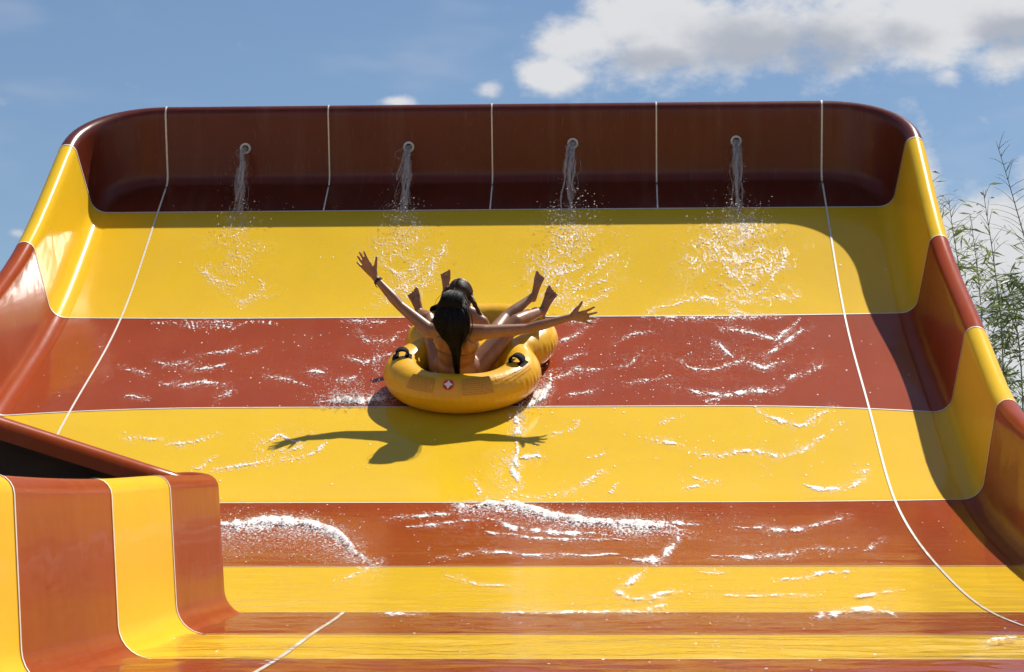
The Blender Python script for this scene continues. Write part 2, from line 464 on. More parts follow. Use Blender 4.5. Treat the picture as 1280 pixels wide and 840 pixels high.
def remesh(mb, voxel, smooth_it=3, fine=None):
    """one continuous closed surface round the overlapping shapes of mb; fine(co) -> smoothing weight"""
    me = bpy.data.meshes.new('tmp'); me.from_pydata([tuple(v) for v in mb.v], [], mb.f); me.update()
    o = bpy.data.objects.new('tmp', me); col.objects.link(o)
    md = o.modifiers.new('r', 'REMESH'); md.mode = 'VOXEL'; md.voxel_size = voxel
    dg = bpy.context.evaluated_depsgraph_get(); ev = o.evaluated_get(dg); m2 = ev.to_mesh()
    n = len(m2.vertices); co = np.empty(n * 3); m2.vertices.foreach_get('co', co); co = co.reshape(-1, 3)
    ed = np.empty(len(m2.edges) * 2, int); m2.edges.foreach_get('vertices', ed); ed = ed.reshape(-1, 2)
    faces = [list(p.vertices) for p in m2.polygons]
    ev.to_mesh_clear(); bpy.data.objects.remove(o); bpy.data.meshes.remove(me)
    deg = np.bincount(ed.ravel(), minlength=n)[:, None].clip(1)
    w = np.ones((n, 1)) if fine is None else fine(co)[:, None]
    for _ in range(smooth_it):
        s = np.zeros((n, 3))
        for k in range(3):
            s[:, k] = np.bincount(ed[:, 0], co[ed[:, 1], k], n) + np.bincount(ed[:, 1], co[ed[:, 0], k], n)
        co = co + w * .5 * (s / deg - co)
    return co, faces

# ------------------------------------------------------------------ the inflatable double ring
M['pvc'] = mat('orange_yellow_pvc', (.82, .44, .013), .34, .2, spec=.35, bump=(14, .004, 2), mottle=(5, (.78, .40, .013), .8))
M['print'] = mat('brown_print', (.52, .24, .02), .45, mottle=(60, (.62, .30, .02), .8))
M['panel'] = mat('printed_panel', (.74, .36, .025), .4)
M['emb_red'] = mat('emblem_red', (.55, .03, .02), .4)
M['emb_white'] = mat('emblem_white', (.8, .78, .74), .4)
M['webbing'] = mat('black_webbing', (.010, .010, .011), .85, spec=.15, bump=(300, .002, 2))
RM, Rm, DC = .392, .129, .63
def torus_pt(cb, th, ph, off=0.0, rm=None):
    """th round the ring (0 = towards the foot of the slide), ph round the tube (0 = outward, 90 = top)"""
    r = RM + (Rm + off) * math.cos(ph)
    return Vector((math.sin(th) * r, cb - math.cos(th) * r, Rm + (Rm + off) * math.sin(ph)))
mb = MB()
for cb in (0.0, DC):
    b = len(mb.v); NT, NP = 72, 24
    for i in range(NT):
        for j in range(NP): mb.v.append(torus_pt(cb, 2 * math.pi * i / NT, 2 * math.pi * j / NP))
    for i in range(NT):
        for j in range(NP):
            mb.f.append([b + i * NP + j, b + i * NP + (j + 1) % NP, b + ((i + 1) % NT) * NP + (j + 1) % NP, b + ((i + 1) % NT) * NP + j])
co, fc = remesh(mb, .011, 14)
# welded seam at mid height with its fine puckers, slightly soft, sagging where the riders sit
th = np.where(co[:, 1] < DC / 2, np.arctan2(co[:, 0], -co[:, 1]), np.arctan2(co[:, 0], -(co[:, 1] - DC)))
cb_ = np.where(co[:, 1] < DC / 2, 0, DC)
rr = np.hypot(co[:, 0], co[:, 1] - cb_)
zz = (co[:, 2] - Rm)
puck = (np.sin(th * 64) + .6 * np.sin(th * 41 + 1)) * .0022 * np.exp(-((zz - .0) / .045) ** 2) * (rr > RM)
ridge = .004 * np.exp(-(zz / .006) ** 2) * (rr > RM)
dirx_ = co[:, 0] / rr.clip(.01); diry_ = (co[:, 1] - cb_) / rr.clip(.01)
co[:, 0] += dirx_ * (puck + ridge); co[:, 1] += diry_ * (puck + ridge)
co[:, 2] += .004 * np.sin(th * 5 + 1) * (co[:, 2] > Rm)
tube = thing('inflatable_tube', 'yellow orange double ring inflatable tube carrying two riders down the slide', 'inflatable tube', T0)
def tpart(name, co_or_mb, faces, material, parent=None, **kw):
    v = co_or_mb.v if faces is None else co_or_mb; f = co_or_mb.f if faces is None else faces
    return link_mesh(name, [TW(Vector(p)) - T0 for p in v], f, material, parent or tube, **kw)
tpart('double_ring', co, fc, M['pvc'])
def patch(th0, th1, ph0, ph1, off, nt=14, np_=5, cb=0.0):
    mb = MB(); mb.grid([[torus_pt(cb, th0 + (th1 - th0) * i / nt, ph0 + (ph1 - ph0) * j / np_, off) for j in range(np_ + 1)] for i in range(nt + 1)]); return mb
def on_ring(px, py):
    """th, ph of the near ring's surface seen at (px, py)"""
    best = None
    for i in range(-90, 91):
        for j in range(-20, 100, 2):
            t, p = R(i), R(j); q = proj(TW(torus_pt(0, t, p)))
            d = (q[0] - px) ** 2 + (q[1] - py) ** 2
            if best is None or d < best[0]: best = (d, t, p)
    return best[1], best[2]
eth, eph = on_ring(560.5, 481)
pan = tpart('printed_panel', patch(eth - R(11), eth + R(9), R(12), R(66), .0035), None, M['panel'])
for (t0, t1, p0, p1) in ((eth - R(34), eth - R(12), R(20), R(66)), (eth + R(10), eth + R(34), R(16), R(70))):
    pt = tpart('printed_panel', patch(t0, t1, p0, p1, .0035), None, M['panel'], label='panel with rows of brown printing')
    tm = MB(); rnd = random.Random(5)
    for r in range(9):
        pr = p0 + (p1 - p0) * (r + .5) / 9; t = t0 + R(.6)
        while t < t1 - R(1.5):
            w = R(rnd.uniform(1, 4)); t2 = min(t + w, t1 - R(.5))
            pm = patch(t, t2, pr - (p1 - p0) * .033, pr + (p1 - p0) * .033, .005, 4, 2)
            b = len(tm.v); tm.v += pm.v; tm.f += [[b + k for k in f] for f in pm.f]
            t = t2 + R(.5)
    tpart('print', tm, None, M['print'], pt)
# faint rows of printing running on round the right flank
tm = MB()
for r, pr in enumerate((R(44), R(52), R(60))):
    t = eth + R(37)
    while t < eth + R(78):
        w = R(rnd.uniform(1, 3)); pm = patch(t, t + w, pr - R(1.6), pr + R(1.6), .003, 4, 2)
        b = len(tm.v); tm.v += pm.v; tm.f += [[b + k for k in f] for f in pm.f]; t += w + R(.8)
tpart('print', tm, None, mat('faint_print', (.60, .27, .014), .4))
def ring_disc(th, ph, rad, off, inner=0.0, n=28, star=None):
    mb = MB(); mb.v.append(torus_pt(0, th, ph, off)); k0 = 1
    for i in range(n):
        w = 2 * math.pi * i / n
        r = rad if star is None else rad * (1 if i % (n // 4) == 0 else star)
        mb.v.append(torus_pt(0, th + math.cos(w) * r / (RM + Rm * math.cos(ph)), ph + math.sin(w) * r / Rm, off))
    for i in range(n): mb.f.append([0, 1 + i, 1 + (i + 1) % n])
    return mb
em = tpart('emblem', ring_disc(eth, eph, .036, .006), None, M['emb_red'], pan)
em2 = tpart('star', ring_disc(eth, eph, .031, .0085, n=8, star=.52), None, M['emb_white'], pan)
# webbing handles on top of both rings
for (cb, th, lbl) in ((0, R(78), 0), (0, R(-78), 0), (DC, R(118), 0), (DC, R(-118), 0)):
    hb = MB()
    for ph in (R(70), R(108)):
        pm = patch(th - R(7), th + R(7), ph - R(10), ph + R(10), .004, 6, 4, cb)
        b = len(hb.v); hb.v += pm.v; hb.f += [[b + k for k in f] for f in pm.f]
    rows = []
    for i in range(15):
        t = i / 14; ph = R(70) + R(38) * t; off = .005 + .036 * math.sin(math.pi * t) ** .6
        p0, p1 = torus_pt(cb, th - R(5.2), ph, off), torus_pt(cb, th + R(5.2), ph, off)
        q0, q1 = torus_pt(cb, th - R(5.2), ph, off + .009), torus_pt(cb, th + R(5.2), ph, off + .009)
        rows.append([p0, p1, q1, q0, p0])
    hb.grid(rows)
    tpart('handle', hb, None, M['webbing'])

# ------------------------------------------------------------------ the riders
M['skin'] = mat('tanned_skin', (.31, .150, .076), .40, .06, spec=.4, sss=.12, mottle=(25, (.25, .112, .058), .7), bump=(120, .0004, 3))
M['skin2'] = mat('pale_tanned_skin', (.33, .170, .098), .42, .05, spec=.4, sss=.12, mottle=(25, (.27, .130, .072), .7), bump=(120, .0004, 3))
M['hair'] = mat('black_hair', (.007, .005, .005), .55, spec=.25)
M['hair2'] = mat('brown_hair', (.040, .023, .013), .5, spec=.35)
M['swim'] = mat('off_white_swimwear', (.62, .54, .42), .6, bump=(200, .001, 2))
M['swim2'] = mat('dark_swimwear', (.03, .02, .022), .5, bump=(200, .001, 2))
M['cord'] = mat('dark_cord', (.02, .016, .014), .6)
def cone(mb, p0, r0, p1, r1, k=14):
    """rounded tapering limb between two joints"""
    p0, p1 = Vector(p0), Vector(p1); d = (p1 - p0); L_ = d.length; d.normalize(); pts, rad = [], []
    for i in range(6):
        w = R(90) * i / 5; pts.append(p0 - d * r0 * math.cos(w)); rad.append(max(r0 * math.sin(w), .0006))
    for i in range(6):
        w = R(90) * i / 5; pts.append(p1 + d * r1 * math.sin(w)); rad.append(max(r1 * math.cos(w), .0006))
    mb.tube(pts, rad, k)
def limb(mb, pts, k=14):
    for (p0, r0), (p1, r1) in zip(pts[:-1], pts[1:]): cone(mb, p0, r0, p1, r1, k)
def axes(z, xhint):
    z = Vector(z).normalized(); x = Vector(xhint); x = (x - z * x.dot(z)).normalized(); return (x, z.cross(x).normalized(), z)
def mixv(a, b, t): return Vector(a) * (1 - t) + Vector(b) * t
def foot(mb, ankle, toe, side, s=1.0, up=(0, -1, .4)):
    """heel, arch, ball and five toes; side = direction from the little toe to the big toe"""
    ankle, toe = Vector(ankle), Vector(toe); d = (toe - ankle).normalized(); sd = Vector(side); sd = (sd - d * sd.dot(d)).normalized(); h = d.cross(sd)
    heel = ankle - d * .035 * s + h * .0
    L_ = (toe - ankle).length
    ball = ankle + d * L_ * .70
    cone(mb, heel, .030 * s, ankle + d * L_ * .25, .031 * s)
    cone(mb, ankle + d * .01, .030 * s, ball + sd * .016 * s, .022 * s)
    cone(mb, ankle + d * .01, .026 * s, ball - sd * .018 * s, .019 * s)
    for i in range(5):
        o = (.034 - .017 * i) * s; ln = L_ * (.44 - .045 * i)
        p = ball + sd * o * .9; q = p + d * ln * .62 + sd * (.004 - .003 * i) * s
        cone(mb, p, (.0125 - .001 * i) * s, q, (.0110 if i == 0 else .0068) * s, 8)
        cone(mb, q, (.0110 if i == 0 else .0068) * s, q + d * ln * .38 - h * .006 * s, (.0115 if i == 0 else .0068) * s, 8)
def hand(mb, wrist, bases, tips, thumb, curl, thick=.013):
    wrist = Vector(wrist); c = Vector(curl)
    for b in bases: cone(mb, wrist, .021, b, thick, 10)
    cone(mb, bases[0], thick, bases[3], thick * .9, 10)
    for i, (b, t) in enumerate(zip(bases, tips)):
        b, t = Vector(b), Vector(t); m = mixv(b, t, .48) - c * .006
        cone(mb, b, .0098, m, .0088, 8); cone(mb, m, .0088, t, .0072, 8)
    tb, tm_, tt_ = thumb
    cone(mb, wrist, .019, tb, .0155, 10); cone(mb, tb, .0145, tm_, .0108, 8); cone(mb, tm_, .0106, tt_, .0078, 8)

def hair_strands(mb, paths, n, spread, rad, seed):
    """many thin locks running along a guide path; paths: list of (list of (point, half width vector a, half width vector b))"""
    rnd = random.Random(seed)
    for _ in range(n):
        gp = rnd.choice(paths); w = rnd.uniform(0, 2 * math.pi); q = math.sqrt(rnd.random()) * spread
        pts = []; ph = rnd.uniform(0, 6.3); fr = rnd.uniform(3, 7); end = rnd.randint(max(3, len(gp) - 3), len(gp))
        for i, (p, ea, eb) in enumerate(gp[:end]):
            wob = .0035 * math.sin(ph + fr * i)
            pts.append(Vector(p) + Vector(ea) * (math.cos(w) * q) + Vector(eb) * (math.sin(w) * q) + Vector((wob, 0, wob * .5)))
        rr_ = [rad] * (len(pts) - 1) + [rad * .3]
        mb.tube(pts, rr_, 4)

# --- the woman sitting in the near ring, leaning back with both arms thrown out
woman = thing('person', 'long haired woman seated in the near ring with both arms flung wide', 'person', T0)
def wpart(name, pts_faces, material, parent, **kw):
    v, f = pts_faces; return link_mesh(name, [TW(Vector(p)) - T0 for p in v], f, material, parent, **kw)
pel = Vector((-.03, -.03, .17))
neck = at(570, 407, -.20)
tdir = (neck - pel).normalized()
AX = axes(tdir, (1, 0, 0))
print('torso', (neck - pel).length, neck)
hd = at(566, 386, -.17)
chest = mixv(pel, neck, .66); waist = mixv(pel, neck, .36)
sL, sR = at(538, 414, -.175), at(605, 415, -.175)
eL, wL = at(501, 383, -.05), at(469, 347, .05)
eR, wR = at(659, 411, -.08), at(714, 396.5, .0)
print('arms', (eL - sL).length, (wL - eL).length, (eR - sR).length, (wR - eR).length, 'sh', (sR - sL).length)
B = MB()
B.ball(pel, (.165, .125, .13), AX, 20, 12); B.ball(pel - AX[0] * .075 - tdir * .05, (.095, .11, .10), AX, 16, 10); B.ball(pel + AX[0] * .075 - tdir * .05, (.095, .11, .10), AX, 16, 10)
B.ball(waist, (.128, .095, .14), AX, 20, 12); B.ball(chest, (.150, .105, .17), AX, 20, 12)
B.ball(mixv(pel, neck, .82), (.150, .080, .085), AX, 20, 12)
front = AX[1] if AX[1].y > 0 else -AX[1]
for sgn in (-1, 1): B.ball(chest + AX[0] * .07 * sgn + front * .085 - tdir * .0, (.06, .05, .06), AX, 12, 8)
cone(B, mixv(pel, neck, .88), .055, hd - tdir * .03, .050)
limb(B, [(mixv(pel, neck, .86) - AX[0] * .05, .062), (sL, .050)]); limb(B, [(mixv(pel, neck, .86) + AX[0] * .05, .062), (sR, .050)])
# shoulder blades
for sgn in (-1, 1): B.ball(mixv(pel, neck, .72) + AX[0] * .085 * sgn - front * .072, (.045, .022, .07), AX, 10, 8)
limb(B, [(sL, .049), (mixv(sL, eL, .45), .042), (eL, .034), (mixv(eL, wL, .3), .036), (mixv(eL, wL, .75), .026), (wL, .0225)])
limb(B, [(sR, .049), (mixv(sR, eR, .45), .042), (eR, .034), (mixv(eR, wR, .3), .036), (mixv(eR, wR, .75), .026), (wR, .0225)])
hb_ = .065
hand(B, wL, [at(461.9, 329.6, hb_), at(458.4, 329.2, hb_), at(455.6, 331.2, hb_), at(454.6, 335.0, hb_)],
     [at(455.0, 315.0, hb_ + .01), at(449.6, 315.6, hb_ + .01), at(447.4, 320.6, hb_ + .01), at(446.6, 328.0, hb_ + .01)],
     (at(468.6, 337.5, hb_), at(469.8, 329, hb_ + .005), at(470.6, 321.6, hb_ + .01)), (0, 1, 0))
hb_ = .015
hand(B, wR, [at(730, 389.9, hb_), at(731.8, 393.8, hb_), at(731.8, 397.6, hb_), at(729.8, 400.6, hb_)],
     [at(743.0, 383.8, hb_ + .01), at(745.6, 390.6, hb_ + .01), at(744.0, 397.6, hb_ + .01), at(739.4, 404.4, hb_ + .01)],
     (at(720.8, 386.8, hb_), at(725, 381.8, hb_ + .005), at(727.6, 377.2, hb_ + .01)), (0, 1, 0))
# legs: bent, thighs over the ring's sides, feet up
hL, hR = pel - AX[0] * .10 - tdir * .03, pel + AX[0] * .10 - tdir * .03
kL, aL, tL = at(536, 399, .36), at(525, 391, .60), at(516.5, 366, .66)
kR, aR, tR = at(645, 402, .34), at(679, 388, .66), at(690.5, 364, .72)
print('legs', (kL - hL).length, (aL - kL).length, (kR - hR).length, (aR - kR).length, 'feet', (tL - aL).length, (tR - aR).length)
limb(B, [(hL, .088), (mixv(hL, kL, .55), .070), (kL, .050), (mixv(kL, aL, .3), .050), (mixv(kL, aL, .75), .035), (aL, .030)])
limb(B, [(hR, .088), (mixv(hR, kR, .55), .070), (kR, .050), (mixv(kR, aR, .3), .050), (mixv(kR, aR, .75), .035), (aR, .030)])
foot(B, aL, tL, (1, .1, .2), .95); foot(B, aR, tR, (-1, .1, .3), .95)
# head with a face
hax = axes((tdir + Vector((0, .25, .3))).normalized(), (1, 0, 0)); hf = hax[1] if hax[1].y > 0 else -hax[1]; hu = hax[2]
def head(mb, c, s, ax, f, u):
    mb.ball(c, (.073 * s, .092 * s, .100 * s), (ax[0], f, u), 20, 14)
    mb.ball(c + f * .030 * s - u * .055 * s, (.055 * s, .060 * s, .062 * s), (ax[0], f, u), 16, 10)
    mb.ball(c + f * .075 * s - u * .100 * s, (.022 * s, .020 * s, .018 * s), (ax[0], f, u), 10, 8)
    cone(mb, c + f * .088 * s + u * .008 * s, .010 * s, c + f * .108 * s - u * .030 * s, .014 * s, 8)
    cone(mb, c + f * .084 * s - u * .066 * s - ax[0] * .018 * s, .008 * s, c + f * .084 * s - u * .066 * s + ax[0] * .018 * s, .008 * s, 8)
    for sg in (-1, 1):
        cone(mb, c + f * .080 * s + u * .026 * s + ax[0] * .014 * s * sg, .010 * s, c + f * .070 * s + u * .024 * s + ax[0] * .042 * s * sg, .009 * s, 8)
        mb.ball(c + ax[0] * .076 * s * sg - f * .004 * s - u * .012 * s, (.010 * s, .020 * s, .032 * s), (ax[0], f, u), 10, 8)
head(B, hd, 1.0, hax, hf, hu)
hands_c = np.array([wL, wR]); 
def finew(co):
    d = np.minimum(np.linalg.norm(co - np.array(at(458, 330, .065)), axis=1), np.linalg.norm(co - np.array(at(730, 391, hb_)), axis=1))
    f = np.minimum(np.linalg.norm(co - np.array(tL), axis=1), np.linalg.norm(co - np.array(tR), axis=1))
    w = np.clip((d - .10) / .10, .10, 1); return np.minimum(w, np.clip((f - .07) / .08, .03, 1))
wpart('body', remesh(B, .0048, 9, finew), M['skin'], woman)
# swimwear
S_ = MB(); S_.ball(pel - tdir * .012, (.171, .131, .100), AX, 20, 12)
for sg in (-1, 1): S_.ball(pel + AX[0] * .075 * sg - tdir * .05, (.099, .115, .088), AX, 16, 10)
wpart('bikini_bottom', remesh(S_, .008, 5), M['swim'], woman)
ST = MB(); pts = []
for k in range(41):
    w = 2 * math.pi * k / 40; pts.append(mixv(pel, neck, .56) + AX[0] * .151 * math.cos(w) + AX[1] * .106 * math.sin(w))
ST.tube(pts, .003, 6, False)
for sg in (-1, 1):
    ST.ball(chest + AX[0] * .07 * sg + front * .090 - tdir * .005, (.062, .052, .060), AX, 12, 8)
    ST.tube([chest + AX[0] * .07 * sg + front * .13 + tdir * .05, mixv(pel, neck, .97) + AX[0] * .06 * sg + front * .06, neck + AX[0] * .01 * sg - front * .055], .003, 5)
wpart('bikini_top', (ST.v, ST.f), mat('tan_swimwear', (.26, .12, .05), .6), woman)
# bracelet on the raised left wrist
BR = MB(); bp = mixv(eL, wL, .90); bx = axes(wL - eL, (1, 0, 0))
for q in range(2):
    BR.tube([bp - bx[2] * .008 * q + (bx[0] * math.cos(2 * math.pi * k / 20) + bx[1] * math.sin(2 * math.pi * k / 20)) * .0275 for k in range(21)], .0042, 6, False)
BR.tube([bp - bx[0] * .027 - bx[2] * .006, bp - bx[0] * .034 - bx[2] * .022, bp - bx[0] * .030 - bx[2] * .036], .003, 5)
wpart('bracelet', (BR.v, BR.f), M['cord'], woman)
# hair: a heavy curtain down the back, drawn to a tail
back = -hf
cen = [(at(566.5, 371, -.195), .060, .070), (at(566, 381, -.245), .094, .070), (at(565, 392, -.285), .110, .060), (at(564.5, 403, -.305), .116, .050), (at(565, 413, -.305), .106, .042),
       (at(567, 423, -.290), .072, .034), (at(569, 432, -.268), .042, .026), (at(570, 442, -.245), .026, .020), (at(570.5, 454, -.222), .020, .016), (at(571.5, 468, -.195), .015, .013)]
H = MB()
H.ball(hd + back * .012 + hu * .012, (.084, .098, .108), (hax[0], hf, hu), 20, 14)
rows = []
for (p, wa, wb) in cen:
    rows.append([p + AX[0] * wa * .86 * math.cos(2 * math.pi * k / 24) + AX[1] * wb * .8 * math.sin(2 * math.pi * k / 24) for k in range(25)])
b0 = len(H.v); H.grid(rows); H.f.append(list(range(b0, b0 + 24))); e0 = len(H.v) - 25; H.f.append(list(range(e0, e0 + 24))[::-1])
hv, hfz = remesh(H, .007, 4)
# cut the hair away from the face
HS = MB(); HS.v = [Vector(v) for v in hv]; HS.f = hfz
face_c = hd + hf * .085 - hu * .03
for i, v in enumerate(HS.v):
    d = v - face_c
    if v.z > -9 and (v - hd).dot(hf) > .045 and (v - hd).dot(hu) < .055:
        HS.v[i] = v - hf * ((v - hd).dot(hf) - .045) * .9
gp = [[(p, AX[0] * wa, AX[1] * wb) for (p, wa, wb) in cen]]
def onhead(fw, up_, wid): return (hd + hf * fw + hu * up_, AX[0] * wid, hu * .012)
top = [onhead(.072, .075, .040), onhead(.045, .100, .050), onhead(-.01, .114, .058), onhead(-.065, .098, .068), onhead(-.100, .055, .082)] + gp[0][2:]
hair_strands(HS, [gp[0], top, top], 600, 1.03, .0022, 3)
hair_strands(HS, [gp[0][:9]], 46, 1.30, .0016, 9)
wpart('hair', (HS.v, HS.f), M['hair'], woman)

# --- the child in the far ring
child = thing('person', 'child with brown hair in two braids seated in the far ring', 'person', T0)
cp = Vector((.015, .52, .16)); cn = at(579, 389, .40)
cdir = (cn - cp).normalized(); CX = axes(cdir, (1, 0, 0)); cfr = CX[1] if CX[1].y > 0 else -CX[1]
chd = at(577, 367.5, .40)
print('child torso', (cn - cp).length, 'head', (chd - cn).length)
C_ = MB()
C_.ball(cp, (.125, .10, .10), CX, 16, 10); C_.ball(mixv(cp, cn, .38), (.100, .078, .12), CX, 16, 10); C_.ball(mixv(cp, cn, .68), (.115, .082, .13), CX, 16, 10)
cone(C_, mixv(cp, cn, .85), .042, chd - cdir * .02, .042)
csL, csR = at(560, 401, .41), at(603, 402, .41)
for s_, sg in ((csL, -1), (csR, 1)): limb(C_, [(mixv(cp, cn, .86) + CX[0] * .03 * sg, .048), (s_, .041)])
ceL, cwL = at(550, 424, .44), at(546, 432, .60); ceR, cwR = at(616, 424, .46), at(626, 428, .64)
for s_, e_, w_, sg in ((csL, ceL, cwL, -1), (csR, ceR, cwR, 1)):
    limb(C_, [(s_, .040), (mixv(s_, e_, .5), .033), (e_, .027), (mixv(e_, w_, .35), .028), (w_, .019)])
    fd = (w_ - e_).normalized(); sx = Vector((-sg, 0, 0)); bs = [w_ + fd * .055 + sx * (.021 - .014 * i) for i in range(4)]
    hand(C_, w_, bs, [b_ + fd * (.045 - .006 * abs(i - 1)) - Vector((0, 0, .022)) for i, b_ in enumerate(bs)],
         (w_ + fd * .02 + sx * .022, w_ + fd * .042 + sx * .034 - Vector((0, 0, .006)), w_ + fd * .058 + sx * .036 - Vector((0, 0, .018))), (0, 0, -1), .010)
chL, chR = cp - CX[0] * .07, cp + CX[0] * .07
ckL, caL, ctL = at(551, 393, .80), at(557.5, 366, 1.02), at(557, 341.5, 1.06)
ckR, caR, ctR = at(632, 397, .78), at(668, 369, 1.00), at(675, 344.5, 1.04)
print('child legs', (ckL - chL).length, (caL - ckL).length, (ckR - chR).length, (caR - ckR).length, (ctL - caL).length, (ctR - caR).length)
for h_, k_, a_ in ((chL, ckL, caL), (chR, ckR, caR)):
    limb(C_, [(h_, .068), (mixv(h_, k_, .55), .055), (k_, .042), (mixv(k_, a_, .3), .042), (mixv(k_, a_, .75), .029), (a_, .025)])
foot(C_, caL, ctL, (1, .1, .1), .80); foot(C_, caR, ctR, (-1, .1, .15), .80)
chx = axes((cdir + Vector((0, .3, .3))).normalized(), (1, 0, 0)); chf = chx[1] if chx[1].y > 0 else -chx[1]; chu = chx[2]
head(C_, chd, .92, chx, chf, chu)
wpart('body', remesh(C_, .005, 7, lambda co: np.clip((np.minimum(np.linalg.norm(co - np.array(ctL), axis=1), np.linalg.norm(co - np.array(ctR), axis=1)) - .07) / .08, .03, 1)), M['skin2'], child)
SW = MB(); SW.ball(cp, (.130, .105, .10), CX, 16, 10); SW.ball(mixv(cp, cn, .36), (.105, .083, .12), CX, 16, 10); SW.ball(mixv(cp, cn, .58), (.113, .085, .10), CX, 16, 10)
wpart('swimsuit', remesh(SW, .008, 4), M['swim2'], child)
H = MB(); H.ball(chd - chf * .010 + chu * .012, (.078, .090, .098), (chx[0], chf, chu), 20, 14)
hv, hfz = remesh(H, .007, 2)
HS = MB(); HS.v = [Vector(v) for v in hv]; HS.f = hfz
for i, v in enumerate(HS.v):
    if (v - chd).dot(chf) > .040 and (v - chd).dot(chu) < .05: HS.v[i] = v - chf * ((v - chd).dot(chf) - .040) * .9
rnd = random.Random(11)
for _ in range(220):                                # locks combed from the parting to each side
    sg = rnd.choice((-1, 1)); w0 = rnd.uniform(-1.0, 1.3); pts = []
    for k in range(9):
        a_ = R(4 + 96 * k / 8); d = chx[0] * sg * math.sin(a_) * .080 + chu * math.cos(a_) * .100 - chf * math.sin(w0) * .090 * (.55 + .45 * math.cos(a_)) 
        n_ = Vector((d.dot(chx[0]) / .079, d.dot(chf) / .091, d.dot(chu) / .099)); d = d / n_.length
        pts.append(chd - chf * .010 + chu * .012 + d * rnd.uniform(.995, 1.02))
    HS.tube(pts, .0022, 4)
hair_o = wpart('hair', (HS.v, HS.f), M['hair2'], child)
def braid(pts, r0, r1):
    mb = MB(); n = 40; P_ = []
    for k in range(n + 1):
        t = k / n * (len(pts) - 1); i = min(int(t), len(pts) - 2); P_.append(mixv(pts[i], pts[i + 1], t - i))
    for s3 in range(3):
        ln = []
        for k, p in enumerate(P_):
            w = k * .95 + s3 * 2.094; r = (r0 + (r1 - r0) * k / n)
            ln.append(p + Vector((math.cos(w) * r * .75, math.sin(2 * w) * r * .4, math.sin(w * .5) * r * .2)))
        mb.tube(ln, [(r0 + (r1 - r0) * k / n) * .72 for k in range(n + 1)], 6)
    return mb
for pts in ([at(588, 371, .36), at(591.5, 377, .33), at(595, 384, .34), at(600.5, 393.5, .35)], [at(561, 360, .40), at(555.5, 366, .40), at(553, 374, .42), at(553, 386, .43)]):
    bm_ = braid(pts, .016, .009); wpart('braid', (bm_.v, bm_.f), M['hair2'], hair_o)
# ------------------------------------------------------------------ pipes and falling water at the back wall
def schlick(t, f0, k, normal=None):
    """reflectance of a water surface, the same from either side"""
    n, l = t.nodes, t.links; lw = n.new('ShaderNodeLayerWeight'); lw.inputs['Blend'].default_value = .5
    if normal is not None: l.new(normal, lw.inputs['Normal'])
    p = n.new('ShaderNodeMath'); p.operation = 'POWER'; l.new(lw.outputs['Facing'], p.inputs[0]); p.inputs[1].default_value = 5
    m = n.new('ShaderNodeMath'); m.operation = 'MULTIPLY_ADD'; l.new(p.outputs[0], m.inputs[0]); m.inputs[1].default_value = (1 - f0) * k; m.inputs[2].default_value = f0
    return m.outputs[0]
def water_mat(name, clear=.5, white=(.86, .87, .88), rough=.08, through=.3, ior=1.33):
    m = bpy.data.materials.new(name); m.use_nodes = True; t = m.node_tree; n = t.nodes; l = t.links
    for q in list(n): n.remove(q)
    tr = n.new('ShaderNodeBsdfTransparent'); df = n.new('ShaderNodeBsdfDiffuse'); tl = n.new('ShaderNodeBsdfTranslucent'); gl = n.new('ShaderNodeBsdfGlossy')
    df.inputs[0].default_value = (*white, 1); tl.inputs[0].default_value = (*white, 1); gl.inputs['Roughness'].default_value = rough
    gl.inputs[0].default_value = (1, 1, 1, 1)
    a = n.new('ShaderNodeMixShader'); a.inputs[0].default_value = through; l.new(df.outputs[0], a.inputs[1]); l.new(tl.outputs[0], a.inputs[2])
    b = n.new('ShaderNodeMixShader'); b.inputs[0].default_value = clear; l.new(a.outputs[0], b.inputs[1]); l.new(tr.outputs[0], b.inputs[2])
    fr = schlick(t, ((ior - 1) / (ior + 1)) ** 2, .6)
    c = n.new('ShaderNodeMixShader'); l.new(fr, c.inputs[0]); l.new(b.outputs[0], c.inputs[1]); l.new(gl.outputs[0], c.inputs[2])
    o = n.new('ShaderNodeOutputMaterial'); l.new(c.outputs[0], o.inputs[0]); return m
M['foam'] = water_mat('white_foam', .0, (.95, .95, .94), .42, .3, 1.45)
M['drop'] = water_mat('water_drops', .15, (.95, .95, .94), .38, .3, 1.45)
M['jet'] = water_mat('falling_water', .82, (.90, .86, .82), .12, .4)
rng = np.random.default_rng(5)
def wall_at(px, py):
    best = None
    for k in range(6, len(PROF_BACK) - 14):
        (o0, n0), (o1, n1) = PROF_BACK[k], PROF_BACK[k + 1]
        for t in np.linspace(0, 1, 8):
            o, n = o0 + (o1 - o0) * t, n0 + (n1 - n0) * t; x = (px - 612) / 160
            for _ in range(3):
                q = proj(P(x, UTOP - o, n)); x += (px - q[0]) / 159
            q = proj(P(x, UTOP - o, n)); d = abs(q[1] - py)
            if best is None or d < best[0]: best = (d, P(x, UTOP - o, n), (P(x, UTOP - o1, n1) - P(x, UTOP - o0, n0)).normalized())
    return best[1], best[2]
